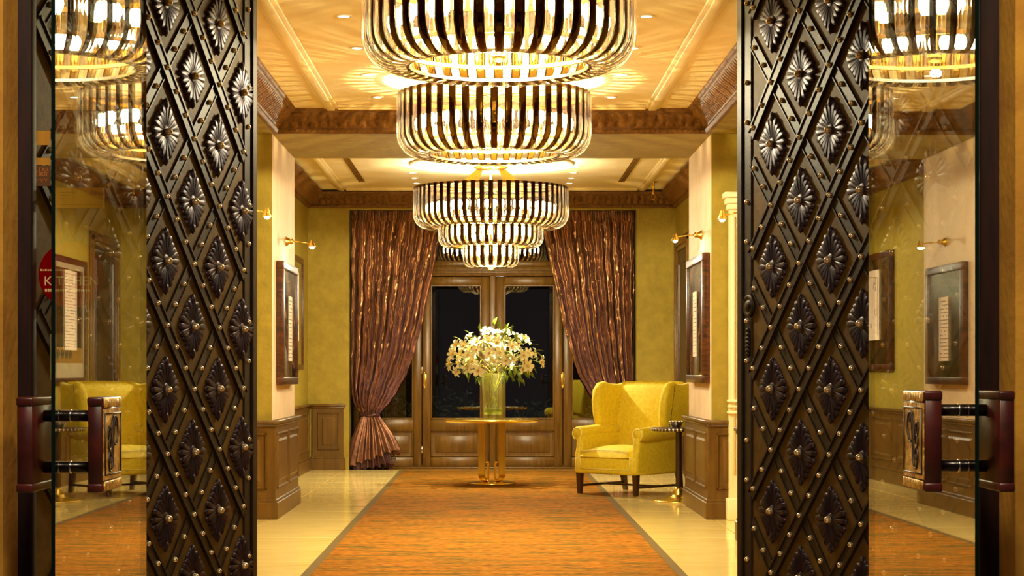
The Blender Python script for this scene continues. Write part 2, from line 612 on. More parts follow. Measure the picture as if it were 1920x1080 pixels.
cornice({'prof': cprof(3.40, 3.60, 0.21), 'sides': [('x', 16.25, -1, -1.92, 1.92, 1, 1), ('y', -1.92, 1, 6.0, 16.25, 0, 1), ('y', 1.92, -1, 6.0, 16.25, 0, 1)]},
        'carved dark gilt cornice around the front ceiling bay')
cornice({'prof': cprof(3.47, 3.67, 0.22), 'sides': [('x', YB, -1, -XB, XB, 1, 1), ('y', -XB, 1, 18.1, YB, 0, 1), ('y', XB, -1, 18.1, YB, 0, 1)]},
        'carved dark gilt cornice around the back ceiling bay')


def tray(name, xa, ya, yb, z, label, wdt=0.13):
    o = group_empty(name, label, 'moulding')
    def strip(x0, x1, y0, y1):
        m = MB()
        m.bbox(x0, x1, y0, y1, z - 0.018, z, 0.005, 1)
        if x1 - x0 < y1 - y0:
            m.bbox(x0 + .03, x1 - .03, y0, y1, z - 0.034, z - 0.018, 0.005, 1)
        else:
            m.bbox(x0, x1, y0 + .03, y1 - .03, z - 0.034, z - 0.018, 0.005, 1)
        m.obj('moulding_strip', M['moulding'], o)
    strip(-xa - wdt, -xa, ya, yb)
    strip(xa, xa + wdt, ya, yb)
    strip(-xa, xa, yb - wdt, yb)
    strip(-xa, xa, ya, ya + wdt)


tray('trim_3', 1.33, 7.2, 15.98, 3.6, 'pale rectangular moulding on the front ceiling bay')
tray('trim_4', 1.90, 18.7, 24.1, 3.7, 'pale rectangular moulding on the back ceiling bay')
# round ceiling medallion over the back chandelier
prof = [(0.84, 3.70), (0.84, 3.685), (0.87, 3.672), (0.92, 3.672), (0.95, 3.685), (0.95, 3.70)]
struct(MB().lathe([(r, z) for r, z in prof], 64, caps=False).obj('trim_5', M['moulding'], None, (0, 21.2, 0)), 'pale round moulding ring above the tiered chandelier', 'moulding')
# linear air slots
for sx, nm in ((-1, 'left'), (1, 'right')):
    v = thing('ceiling_vent', 'narrow linear air slot in the back ceiling bay, %s of the tiered chandelier' % nm, 'vent', (sx * 1.63, 21.9, 3.7), group='linear air slots')
    MB().box(-.035, .035, -1.3, 1.3, -.006, 0).obj('slot_back', M['vent_dark'], v)
    for dx in (-.032, 0, .032):
        MB().box(dx - .005, dx + .005, -1.3, 1.3, -.012, -.006).obj('slat', M['gold_soft'], v)


# ------------------------------------------------------------------ wainscot
def panel_frame(mb, u0, u1, z0, z1, place, t=0.022, d=0.016):
    """raised moulding rectangle; place(u, out, z) maps to world"""
    def bar(a0, a1, b0, b1):
        c = [place(a, o, z) for (a, o, z) in ((a0, 0, b0), (a1, 0, b0), (a1, 0, b1), (a0, 0, b1))]
        mu, mz = 0.35 * min(a1 - a0, t), 0.35 * min(b1 - b0, t)
        q = [place(a, d, z) for (a, z) in ((a0 + mu, b0 + mz), (a1 - mu, b0 + mz), (a1 - mu, b1 - mz), (a0 + mu, b1 - mz))]
        mb.add(c + q, [(4, 5, 6, 7), (0, 1, 5, 4), (1, 2, 6, 5), (2, 3, 7, 6), (3, 0, 4, 7)])
    bar(u0, u1, z0, z0 + t)
    bar(u0, u1, z1 - t, z1)
    bar(u0, u0 + t, z0, z1)
    bar(u1 - t, u1, z0, z1)


def dado_block(name, x0, x1, y0, y1, faces, label, mat='dado'):
    """wood casing box with plinth and cap; faces: list of (side, [(u0,u1), ...])"""
    o = group_empty(name, label, 'wainscot')
    m = M[mat]
    MB().bbox(x0, x1, y0, y1, 0, .84, .004, 1, smooth=False).obj('body', m, o)
    MB().bbox(x0 - .022, x1 + .022, y0 - .022, y1 + .022, 0, .15, .006, 1, smooth=False).bbox(x0 - .012, x1 + .012, y0 - .012, y1 + .012, .15, .175, .005, 1, smooth=False).obj('plinth', m, o)
    MB().bbox(x0 - .015, x1 + .015, y0 - .015, y1 + .015, .815, .84, .005, 1).bbox(x0 - .03, x1 + .03, y0 - .03, y1 + .03, .84, .872, .008, 2).obj('cap', m, o)
    for side, spans in faces:
        for (u0, u1) in spans:
            pl = {'y-': lambda u, d, z: (u, y0 - d, z), 'x+': lambda u, d, z: (x1 + d, u, z), 'x-': lambda u, d, z: (x0 - d, u, z)}[side]
            b = MB()
            panel_frame(b, u0, u1, .26, .76, pl)
            cu, cz = 0.06, 0.06
            pts = [pl(u0 + cu, 0.0, .26 + cz), pl(u1 - cu, 0.0, .26 + cz), pl(u1 - cu, 0.0, .76 - cz), pl(u0 + cu, 0.0, .76 - cz)]
            pq = [pl(u0 + cu + .02, 0.01, .26 + cz + .02), pl(u1 - cu - .02, 0.01, .26 + cz + .02), pl(u1 - cu - .02, 0.01, .76 - cz - .02), pl(u0 + cu + .02, 0.01, .76 - cz - .02)]
            b.add(pts + pq, [(4, 5, 6, 7), (0, 1, 5, 4), (1, 2, 6, 5), (2, 3, 7, 6), (3, 0, 4, 7)])
            b.obj('panel', m, o)
    return o


for k, (y0, y1) in enumerate(PIERS):
    ym = (y0 + y1) / 2
    d = ('carrying the cross beam', 'closer to the entrance')[k]
    dado_block('wainscot', -XW + .004, -1.905, y0 - .035, y1 + .035, [('x+', [(y0 + .06, ym - .03), (ym + .03, y1 - .06)]), ('y-', [(-2.62, -1.98)])], 'panelled brown dado on the left pier ' + d)
    dado_block('wainscot', 1.905, XW - .004, y0 - .035, y1 + .035, [('x-', [(y0 + .06, ym - .03), (ym + .03, y1 - .06)]), ('y-', [(1.98, 2.62)])], 'panelled brown dado on the right pier ' + d)
dado_block('wainscot', -XB + .002, -XB + .05, 18.2, 22.4, [('x+', [(18.5, 19.7), (19.9, 21.0), (21.2, 22.2)])], 'panelled brown dado on the left back-bay wall')
dado_block('wainscot', -XB + .002, -XB + .03, 22.5, YB - .06, [('x+', [(22.8, 24.1)])], 'panelled brown dado in the far left corner')
dado_block('wainscot', -XB + .06, -1.965, YB - .03, YB - .001, [('y-', [(-2.31, -2.02)])], 'panelled brown dado on the back wall left of the curtains')
dado_block('wainscot', 1.965, XB - .06, YB - .03, YB - .001, [('y-', [(2.02, 2.31)])], 'panelled brown dado on the back wall right of the curtains')
dado_block('wainscot', XB - .05, XB - .002, 18.2, 22.35, [('x-', [(18.5, 19.7), (19.9, 21.0), (21.2, 22.2)])], 'panelled brown dado on the right back-bay wall')

# ------------------------------------------------------------------ pale pilaster right of the right pier
pl = group_empty('pilaster', 'pale cream fluted pilaster against the right pier', 'pilaster')
m = MB().box(2.085, 2.30, 16.12, 16.215, 0.17, 2.72)
for k in range(4):
    xx = 2.105 + k * .05
    m.bbox(xx, xx + .03, 16.108, 16.125, .4, 2.66, .006, 1)
m.obj('shaft', M['moulding'], pl)
MB().bbox(2.06, 2.32, 16.06, 16.215, .001, .19, .008).obj('plinth', M['moulding'], pl)
MB().bbox(2.07, 2.315, 16.085, 16.215, .93, .955, .008).bbox(2.075, 2.31, 16.09, 16.215, .985, 1.005, .006).bbox(2.07, 2.315, 16.085, 16.215, 1.03, 1.055, .008).obj('ring_moulding', M['moulding'], pl)
MB().bbox(2.065, 2.32, 16.08, 16.24, 2.72, 2.77, .01).bbox(2.05, 2.33, 16.06, 16.24, 2.77, 2.82, .01).bbox(2.03, 2.35, 16.03, 16.24, 2.82, 2.87, .01).obj('capital', M['moulding'], pl)

# ------------------------------------------------------------------ side door on the right back-bay wall
dr = group_empty('door_5', 'dark panelled side door in a moulded brown casing', 'door')
xd = XB
for k, (w0, dep) in enumerate(((0, .03), (.05, .05), (.11, .035))):
    pass
b = MB()
for (w0, w1, dep) in ((0, .05, .035), (.05, .11, .06), (.11, .17, .04)):
    b.bbox(xd - dep, xd, 22.45 + w0, 22.45 + w1, 0, 3.03 - w0, .006, 1)
    b.bbox(xd - dep, xd, 24.1 - w1, 24.1 - w0, 0, 3.03 - w0, .006, 1)
    b.bbox(xd - dep, xd, 22.45 + w0, 24.1 - w0, 3.03 - w1, 3.03 - w0, .006, 1)
b.obj('casing', M['door_wood'], dr)
MB().box(xd - .012, xd, 22.62, 23.93, 0.0, 2.86).obj('leaf', M['dark_wood'], dr)
for (z0, z1) in ((.2, 1.0), (1.15, 2.7)):
    b = MB()
    panel_frame(b, 22.76, 23.8, z0, z1, lambda u, d, z: (xd - .012 - d, u, z))
    b.obj('panel', M['dark_wood'], dr)
MB().lathe([(0, 0), (.012, 0), (.012, .03), (.03, .045), (.03, .06), (0, .068)], 12, mat=Matrix.Translation((xd - .012, 22.72, 1.05)) @ Matrix.Rotation(-PI / 2, 4, 'Y')).obj('knob', M['gold'], dr)

# ------------------------------------------------------------------ garden doors at the back
YD = 24.78


def garden_leaf(name, x0, x1, label, handle=None, hinge=None):
    o = group_empty(name, label, 'door')
    st = .112
    fr = MB()
    fr.bbox(x0, x0 + st, YD, YD + .06, .02, 2.58, .006, 1).bbox(x1 - st, x1, YD, YD + .06, .02, 2.58, .006, 1)
    fr.bbox(x0 + st, x1 - st, YD, YD + .06, 2.47, 2.58, .006, 1).bbox(x0 + st, x1 - st, YD, YD + .06, .5, .66, .006, 1).bbox(x0 + st, x1 - st, YD, YD + .06, .02, .15, .006, 1)
    fr.obj('frame', M['door_wood'], o)
    b = MB()
    panel_frame(b, x0 + st, x1 - st, .66, 2.47, lambda u, d, z: (u, YD - d * .6 + .002, z), .02)
    b.obj('bead', M['door_wood'], o)
    MB().box(x0 + st - .005, x1 - st + .005, YD + .028, YD + .034, .655, 2.475).obj('pane', M['pane_glass'], o)
    b = MB().box(x0 + st, x1 - st, YD + .02, YD + .05, .15, .5)
    panel_frame(b, x0 + st, x1 - st, .15, .5, lambda u, d, z: (u, YD + .02 - d, z), .022)
    b.bbox(x0 + st + .06, x1 - st - .06, YD + .008, YD + .02, .21, .44, .005, 1)
    b.obj('panel', M['door_wood'], o)
    if handle:
        h = MB().bbox(handle - .022, handle + .022, YD - .008, YD, 1.10, 1.27, .008)
        h.lathe([(.03, 1.08), (.012, 1.085), (.014, 1.12), (.02, 1.185), (.014, 1.25), (.012, 1.285), (0, 1.30)], 10, mat=Matrix.Translation((handle, YD - .02, 0)) @ Matrix.Diagonal((.5, .5, 1, 1)))
        h.obj('handle', M['gold_soft'], o)
    if hinge:
        for z in (.25, 1.32, 2.3):
            MB().lathe([(0, z - .05), (.012, z - .045), (.012, z + .045), (0, z + .05)], 8, mat=Matrix.Translation((hinge, YD - .006, 0))).obj('hinge', M['silver'], o)
    return o


garden_leaf('door_1', -1.86, -.945, 'glazed garden door leaf behind the left curtain')
garden_leaf('door_2', -.935, -.03, 'glazed garden door leaf left of the vase', handle=-.90, hinge=-.94)
garden_leaf('door_3', .055, .955, 'glazed garden door leaf right of the vase', handle=.955)
garden_leaf('door_4', .965, 1.88, 'glazed garden door leaf behind the right curtain')
e = group_empty('trim_6', 'brown timber frame around the garden doors', 'door frame')
MB().bbox(-.03, .055, YD - .03, YD + .07, .02, 2.6, .012, 2).obj('centre_post', M['door_wood'], e)
MB().bbox(-1.9, 1.92, YD - .02, YD + .07, 2.59, 2.72, .008, 1).bbox(-1.9, 1.92, YD - .035, YD - .02, 2.62, 2.66, .005, 1).obj('transom_bar', M['door_wood'], e)
MB().bbox(-1.9, 1.92, YD - .02, YD + .07, 3.38, 3.5, .008, 1).obj('head', M['door_wood'], e)
MB().bbox(-1.9, 1.92, YD - .05, YD + .07, -.01, .02, .006, 1).obj('threshold', M['door_wood'], e)
wn = group_empty('window_1', 'dark transom window band above the garden doors', 'window')
for (x0, x1) in ((-1.9, -.94), (-.94, .012), (.012, .96), (.96, 1.92)):
    b = MB().bbox(x0, x0 + .07, YD, YD + .06, 2.72, 3.38, .006, 1).bbox(x1 - .07, x1, YD, YD + .06, 2.72, 3.38, .006, 1)
    b.bbox(x0 + .07, x1 - .07, YD, YD + .06, 2.72, 2.79, .006, 1).bbox(x0 + .07, x1 - .07, YD, YD + .06, 3.31, 3.38, .006, 1)
    b.obj('sash', M['door_wood'], wn)
    MB().box(x0 + .065, x1 - .065, YD + .028, YD + .034, 2.785, 3.315).obj('pane', M['pane_glass'], wn)

# ------------------------------------------------------------------ garden outside
struct(MB().box(-6, 6, 26.0, 40, -.3, -.02).box(-6, 6, 24.9, 26, -.3, -.205).obj('garden_ground', M['garden_soil']), 'dark garden soil behind the glazed doors', 'ground')
struct(MB().box(-6, 6, 34, 34.3, -.1, 5).obj('garden_wall', M['garden_wall']), 'dark garden wall far behind the glazed doors', 'wall')


def shrub(loc, rx, ry, rz, label, seed, n=900):
    rnd = random.Random(seed)
    o = thing('garden_shrub', label, 'shrub', loc, group='shrubs in the dark garden')
    v = []
    f = []
    for i in range(n):
        d = Vector((rnd.gauss(0, 1), rnd.gauss(0, 1), rnd.gauss(0, 1))).normalized()
        p = Vector((d.x * rx, d.y * ry, rz * .95 + d.z * rz * .9)) * rnd.uniform(.75, 1.0)
        t = Vector((rnd.gauss(0, 1), rnd.gauss(0, 1), rnd.gauss(0, .6))).normalized()
        b_ = t.cross(d).normalized()
        L, W = rnd.uniform(.07, .13), rnd.uniform(.02, .035)
        k = len(v)
        v += [p, p + t * L * .5 + b_ * W, p + t * L + d * .03, p + t * L * .5 - b_ * W]
        f += [(k, k + 1, k + 2), (k, k + 2, k + 3)]
    fo = MB().add(v, f).obj('foliage', M['garden_leaf'], o)
    fo['kind'] = 'stuff'
    MB().tube([(0, 0, -.02), (.01, 0, rz * .5), (0, .01, rz)], [.03, .02, .01], 6).obj('trunk', M['dark_wood'], o)
    return o


shrub((-.5, 27.3, -.02), .52, .4, .6, 'low dark shrub outside, seen left of the vase', 3)
shrub((.62, 27.1, -.02), .52, .35, .5, 'low dark shrub outside, seen right of the vase', 4)
shrub((-1.45, 26.8, -.02), .4, .35, .55, 'leafy shrub outside, seen beside the left curtain tie', 5)
shrub((1.75, 26.9, -.02), .45, .35, .5, 'leafy shrub outside, seen beside the right curtain', 6)

light('POINT', 'garden_fill_light', (.1, 26.2, 2.6), 45, (1, .9, .7), .08)  # added light so the shrubs show through the panes; no lamp stands here

# ================================================================== carpet
cp = thing('carpet_runner', 'long orange streaked carpet runner down the middle of the lobby', 'carpet', (0, 0, 0))
MB().bbox(-1.155, 1.185, 7.8, 24.16, 0.0005, .006, .002, 1).obj('field', M['carpet'], cp)
b = MB().box(-1.215, -1.155, 7.74, 24.22, .0005, .0055).box(1.185, 1.245, 7.74, 24.22, .0005, .0055).box(-1.155, 1.185, 24.16, 24.22, .0005, .0055).box(-1.155, 1.185, 7.74, 7.8, .0005, .0055)
b.obj('border', M['carpet_edge'], cp)


# ================================================================== studded doors
def petal_mesh():
    """cast acanthus rosette in the x-z plane facing -y, about 0.22 x 0.25 m"""
    mb = MB()
    def lobe(ang, L, W, H, curl=0.0):
        ca, sa = math.cos(ang), math.sin(ang)
        v = []
        f = []
        rows = ((0.10, .16, .5), (0.35, .55, .9), (0.62, .85, 1.0), (0.84, 1.0, .95), (0.96, .6, .7), (1.0, .15, .25))
        for (t, wd, hh) in rows:
            for (c, hz) in ((-1, 0), (-.55, .75), (0, .45), (.55, .75), (1, 0)):
                s_ = L * t
                q = W * wd * c * .5
                y = -H * hh * hz - curl * t * t * (.4 if hz else 0)
                v.append((ca * s_ - sa * q, min(y, 0.0), sa * s_ + ca * q))
        for i in range(len(rows) - 1):
            for j in range(4):
                f.append((i * 5 + j, i * 5 + j + 1, i * 5 + 6 + j, i * 5 + 5 + j))
        mb.add(v, f, 0, True)
    specs = []
    for q in range(4):
        base = q * PI / 2
        vert = (q % 2 == 1)
        specs.append((base, .122 if vert else .108, .030))
        for d, L in ((19, .104 if vert else .100), (36, .090)):
            for s_ in (-1, 1):
                specs.append((base + s_ * math.radians(d), L, .030))
    for (a, L, W) in specs:
        lobe(a, L, W, .019, .010)
    for sg in (-1, 1):   # buds at top and bottom
        bm = bmesh.new()
        bmesh.ops.create_icosphere(bm, subdivisions=1, radius=1)
        mb.frombm(bm, 0, True, Matrix.Translation((0, -.008, sg * .104)) @ Matrix.Diagonal((.012, .012, .024, 1)))
    mb.lathe([(.03, 0), (.028, .008), (.018, .013), (0, .014)], 14, 0, True, Matrix.Rotation(PI / 2, 4, 'X'), caps=False)
    return mb


ROS = petal_mesh().mesh('rosette', M['rosette'])
BOSS = MB().lathe([(.0135, 0), (.0135, .012), (.010, .019), (.004, .0225), (0, .023)], 10, 0, True, Matrix.Rotation(PI / 2, 4, 'X'), caps=False).mesh('boss', M['stud'])
STUD = MB().lathe([(.0105, 0), (.0105, .006), (.0085, .011), (.004, .0142), (0, .015)], 8, 0, True, Matrix.Rotation(PI / 2, 4, 'X'), caps=False).mesh('stud', M['stud'])
KNOB = MB().lathe([(.008, 0), (.006, .012), (.012, .02), (.013, .028), (.008, .036), (0, .038)], 8, 0, True, caps=False).mesh('edge_knob', M['iron_strap'])


def studded_door(hinge, ang, L, col0, mir, label, lock=False):
    H = 2.63
    SC = 1.26
    root = thing('studded_door', label, 'door', (hinge[0] * SC, hinge[1] * SC, 0.02), ang, 'studded metal doors at the entrance')
    root.scale = (SC, SC, SC)
    s = -1 if mir else 1
    def X(u):
        return s * u
    th = .06
    x0, x1 = sorted((0, X(L)))
    MB().bbox(x0, x1, 0, th, 0, H, .004, 1, smooth=False).obj('leaf', M['iron'], root)
    # free-edge border
    for (ua, ub, dp) in ((L - .098, L - .040, .007), (L - .034, L + .008, .016)):
        a, b_ = sorted((X(ua), X(ub)))
        MB().bbox(a, b_, -dp, 0 if ub < L else th + .004, 0, H, .004, 1, smooth=False).obj('border_strip', M['iron_strap'], root)
    cw, p, zr = .2187, .481, 1.911
    umax, umin = L - .10, .02
    ncol = [col0 + cw * k for k in range(-9, 4)]
    cols = [(u, k) for k, u in zip(range(-9, 4), ncol) if -.02 < u < L]
    # straps
    m_ = (p / 2) / cw
    ztop, zbot = H - .05, .05
    for fam in (-1, 1):
        for j in range(-26, 27):
            c = zr + p / 2 + j * p - fam * m_ * col0       # z = fam*m*u + c
            us = [umin, umax]
            ua = max(umin, min((zbot - c) / (fam * m_), (ztop - c) / (fam * m_)))
            ub = min(umax, max((zbot - c) / (fam * m_), (ztop - c) / (fam * m_)))
            if ub - ua < .05:
                continue
            pa = Vector((X(ua), 0, fam * m_ * ua + c))
            pb = Vector((X(ub), 0, fam * m_ * ub + c))
            d = pb - pa
            LL = d.length
            rot = math.atan2(d.z, d.x)
            Mx = Matrix.Translation(pa) @ Matrix.Rotation(-rot, 4, 'Y')
            b = MB()
            if fam == -1:
                b.box(0, LL, -.010, 0, -.027, .027, mat=Mx).box(0, LL, -.015, -.010, -.027, -.019, mat=Mx).box(0, LL, -.015, -.010, .019, .027, mat=Mx)
            else:
                b.box(0, LL, -.0045, 0, -.026, .026, mat=Mx).box(0, LL, -.0085, -.0045, -.026, -.021, mat=Mx).box(0, LL, -.0085, -.0045, .021, .026, mat=Mx)
            b.obj('strap', M['iron_strap'], root)
    # rosettes, bosses and studs
    for (u, k) in cols:
        off = 0 if k % 2 == 0 else p / 2
        for j in range(-6, 5):
            z = zr + off + j * p
            if .12 < z < H - .12 and .06 < u < L - .06:
                r = put('rosette', ROS, root, (X(u), -.001, z))
                put('boss', BOSS, r, (0, -.012, 0))
            zc = z + p / 2
            for fam in (-1, 1):
                for q in (0, 1, 2):
                    if q == 0 and fam == 1:
                        continue
                    uu = u + cw * q / 3
                    zz = zc + fam * m_ * (uu - u)
                    if umin + .015 < uu < umax - .01 and .07 < zz < H - .07:
                        put('stud', STUD, root, (X(uu), -.010 if fam == -1 else -.0045, zz))
    z = .1
    k = 0
    while z < H - .05:
        put('stud', STUD, root, (X(L - .069), -.007, z))
        z += (.16, .32)[k % 2]
        k += 1
    z = .27
    while z < H:
        put('edge_knob', KNOB, root, (X(L + .008), .02, z), (0, s * PI / 2, 0))
        z += .24
    if lock:
        MB().lathe([(.045, 0), (.045, .006), (.036, .012), (.030, .006), (.022, .006), (.018, .014), (.0, .014)], 20, mat=Matrix.Translation((X(L - .085), -.008, 1.281)) @ Matrix.Rotation(PI / 2, 4, 'X')).obj('lock_ring', M['iron_strap'], root)
        b = MB()
        for i in range(7):
            zz = 1.086 + i * .016
            wd = .010 + .012 * math.sin(PI * (i + .5) / 7)
            bm = bmesh.new()
            bmesh.ops.create_icosphere(bm, subdivisions=1, radius=1)
            b.frombm(bm, 0, True, Matrix.Translation((X(L - .075), -.010, zz)) @ Matrix.Diagonal((wd, .010, .012, 1)))
        b.obj('escutcheon', M['iron_strap'], root)
    return root


studded_door((-1.5, 6.0), math.atan2(.953, .3036), 1.690, .909, False, 'dark studded metal door left of the carpet, standing open')
studded_door((1.57, 6.0), math.atan2(-.936, .351), 1.583, 1.311, True, 'dark studded metal door right of the carpet, with lock ring, standing open', True)


# ================================================================== glass doors with pull handles
def glass_door(near, far, blocks, z0, z1, label, inner_sign):
    """near/far: (x, y) ends of the pane; blocks: ((x0,x1) inner block, (x0,x1) outer block)"""
    n = Vector((near[0], near[1], 0))
    f_ = Vector((far[0], far[1], 0))
    L = (f_ - n).length
    ang = math.atan2(f_.y - n.y, f_.x - n.x)
    root = thing('glass_door', label, 'door', (near[0], near[1], 0), 0, 'frameless glass doors at the entrance')
    b = MB()
    t = .0055
    b.box(0, L, -t, t, .02, 3.2)
    for i in (0, 1, 3, 5):
        b.mi[i] = 1
    b.obj('pane', (M['door_glass'], M['glass_edge']), root, (0, 0, 0), (0, 0, ang))
    for bi, (x0, x1) in enumerate(blocks):
        lx0, lx1 = x0 - near[0], x1 - near[0]
        y0, y1 = -.01, .25
        g = MB().bbox(lx0, lx1, y0, y1, z0 + .022, z1 - .022, .004, 1)
        g.bbox(lx0 - .002, lx1 + .002, y0 - .004, y1 + .004, z1 - .026, z1, .006, 2).bbox(lx0 - .002, lx1 + .002, y0 - .004, y1 + .004, z0, z0 + .026, .006, 2)
        blk = g.obj('handle_block', M['red_leather'], root)
        # faces toward the passage
        xf = lx1 if inner_sign < 0 else lx0
        sg = 1 if inner_sign < 0 else -1
        a, c = sorted((xf, xf + sg * .003))
        if bi == 0:
            pb = MB().box(a, c, y0 + .008, y1 - .008, z0 + .034, z1 - .034)
            for (za, zb) in ((z1 - .030, z1 - .004), (z0 + .004, z0 + .030)):
                for i in range(12):
                    ya = y0 + .01 + i * (y1 - y0 - .02) / 12
                    pb.bbox(min(xf, xf + sg * .006), max(xf, xf + sg * .006), ya + .002, ya + .018, za, zb, .002, 1)
            pb.obj('engraved_plate', M['engraved'], blk)
            fr = MB()
            xx = xf + sg * .0045
            A, B_, Z0, Z1 = y0 + .022, y1 - .022, z0 + .048, z1 - .048
            fr.tube([(xx, A, Z0), (xx, B_, Z0)], .0022, 6).tube([(xx, A, Z1), (xx, B_, Z1)], .0022, 6).tube([(xx, A, Z0), (xx, A, Z1)], .0022, 6).tube([(xx, B_, Z0), (xx, B_, Z1)], .0022, 6)
            fr.obj('plate_border', M['engrave_ink'], blk)
            # script monogram
            ym, zm, w_, h_ = (y0 + y1) / 2, (z0 + z1) / 2, .15, .17
            def cv(pts):
                out = []
                n_ = len(pts)
                for i in range(n_ - 1):
                    p0, p1, p2, p3 = pts[max(i - 1, 0)], pts[i], pts[i + 1], pts[min(i + 2, n_ - 1)]
                    for q in range(6):
                        u = q / 6
                        out.append(tuple(.5 * (2 * p1[c_] + (-p0[c_] + p2[c_]) * u + (2 * p0[c_] - 5 * p1[c_] + 4 * p2[c_] - p3[c_]) * u * u + (-p0[c_] + 3 * p1[c_] - 3 * p2[c_] + p3[c_]) * u ** 3) for c_ in (0, 1)))
                out.append(pts[-1])
                return [(xx, ym + a_ * w_, zm + b__ * h_) for a_, b__ in out]
            mg = MB()
            mg.tube(cv([(.22, .30), (.12, .40), (.02, .05), (-.08, -.38), (-.30, -.46), (-.42, -.28), (-.32, -.12), (-.20, -.22), (-.28, -.32)]), .0032, 6)
            mg.tube(cv([(-.15, .0), (-.12, .30), (.08, .46), (.34, .42), (.42, .20), (.30, .0), (.14, -.02)]), .0032, 6)
            mg.tube(cv([(-.34, .30), (-.22, .22), (-.40, .10), (-.46, .22), (-.34, .30), (-.28, .10), (-.22, -.06), (-.40, -.08), (-.44, .04), (-.30, .10)]), .0026, 6)
            mg.obj('monogram', M['engrave_ink'], blk)
    bx0 = max(min(blocks[0]), min(blocks[1])) if inner_sign > 0 else blocks[1][1]
    xa, xb = (blocks[1][1], blocks[0][0]) if inner_sign < 0 else (blocks[0][1], blocks[1][0])
    xa -= near[0]
    xb -= near[0]
    for z in (z0 + .066, z1 - .056):
        br = MB().lathe([(.017, xa - .003), (.017, xb + .003)], 16, mat=Matrix.Translation((0, .125, z)) @ Matrix.Rotation(PI / 2, 4, 'Y')).obj('handle_bar', M['bar_black'], root)
        MB().lathe([(.0165, -.003), (.019, -.002), (.019, .002), (.0165, .003)], 16, mat=Matrix.Translation(((xa + xb) / 2, .125, z)) @ Matrix.Rotation(PI / 2, 4, 'Y')).obj('collar', M['silver'], br)
    return root


glass_door((-1.244, 5.22), (-1.244, 6.60), ((-1.144, -1.103), (-1.345, -1.300)), .957, 1.228, 'open glass door on the left with oxblood pull handle and engraved plate', -1)
glass_door((1.345, 5.10), (1.327, 6.45), ((1.1985, 1.2456), (1.4045, 1.4457)), .967, 1.247, 'open glass door on the right with oxblood pull handle and engraved plate', 1)

# fixed glass strip beside the left jamb, with its stickers
YS = 5.93
sg = thing('glass_sidelight', 'fixed clear glass strip with stickers beside the left door jamb', 'glass panel', (-1.36, YS, 0))
MB().box(-.125, .104, 0, .008, .02, 3.2).obj('pane', M['side_glass'], sg)
def SX(px): return (px - 922) / 3450 * YS + 1.36
def SZ(py): return 1.3 + (697 - py) / 3450 * YS
cx, cz = SX(134), SZ(515)
rd = MB().lathe([(0, 0), (.106, 0), (.106, .0012), (0, .0012)], 48, 0, False, Matrix.Translation((cx, -.0002, cz)) @ Matrix.Rotation(PI / 2, 4, 'X')).obj('round_sticker', M['red_sign'], sg)
text('lettering', 'KITCHEN', .042, M['sign_print'], rd, (cx, -.002, cz - .022), (PI / 2, 0, 0))
b = MB()
rr = random.Random(2)
for (zz, xa, xb, hh) in ((cz + .012, cx - .1, cx + .03, .006), (cz - .055, cx - .085, cx - .02, .010), (cz - .055, cx + .0, cx + .06, .010)):
    x = xa
    while x < xb:
        wd = rr.uniform(.003, .007)
        b.box(x, x + wd, -.0022, -.0016, zz, zz + hh * rr.uniform(.7, 1))
        x += wd + .0022
b.obj('small_print', M['sign_print'], rd)['kind'] = 'stuff'
for (y0, y1) in ((245, 272), (296, 310)):
    MB().box(SX(58), SX(95), -.0015, -.0003, SZ(y1), SZ(y0)).obj('tape', M['ochre_card'], sg)
st = MB().box(SX(58), SX(95), -.0015, -.0003, SZ(349), SZ(311)).obj('square_sticker', M['sepia_card'], sg)
text('lettering', 'STAR', .019, M['rust_print'], st, (SX(79), -.002, SZ(319)), (PI / 2, 0, 0))
text('lettering', 'OKIE', .019, M['rust_print'], st, (SX(79), -.002, SZ(327)), (PI / 2, 0, 0))
b = MB()
for k in range(3):
    xx = SX(68 + k * 8)
    b.tube([(xx - .005, -.002, SZ(341)), (xx, -.002, SZ(335)), (xx + .004, -.002, SZ(341)), (xx + .008, -.002, SZ(336))], .001, 4)
b.obj('scribble', M['rust_print'], st)
st = MB().box(SX(104), SX(196), -.0015, -.0003, SZ(390), SZ(352)).obj('card', M['ochre_card'], sg)
text('lettering', 'Allico', .020, M['sepia_card'], st, (SX(182), -.002, SZ(362)), (PI / 2, 0, 0))
b = MB()
for (py, x0, x1) in ((360, 112, 140), (366, 112, 134), (372, 112, 130), (383, 112, 190)):
    b.box(SX(x0), SX(x1), -.0022, -.0016, SZ(py + 1), SZ(py))
b.obj('small_print', M['sepia_card'], st)['kind'] = 'stuff'
MB().bbox(SX(92), SX(188), .012, .016, SZ(713), SZ(626), .001, 1).obj('acrylic_holder', M['acrylic'], sg)


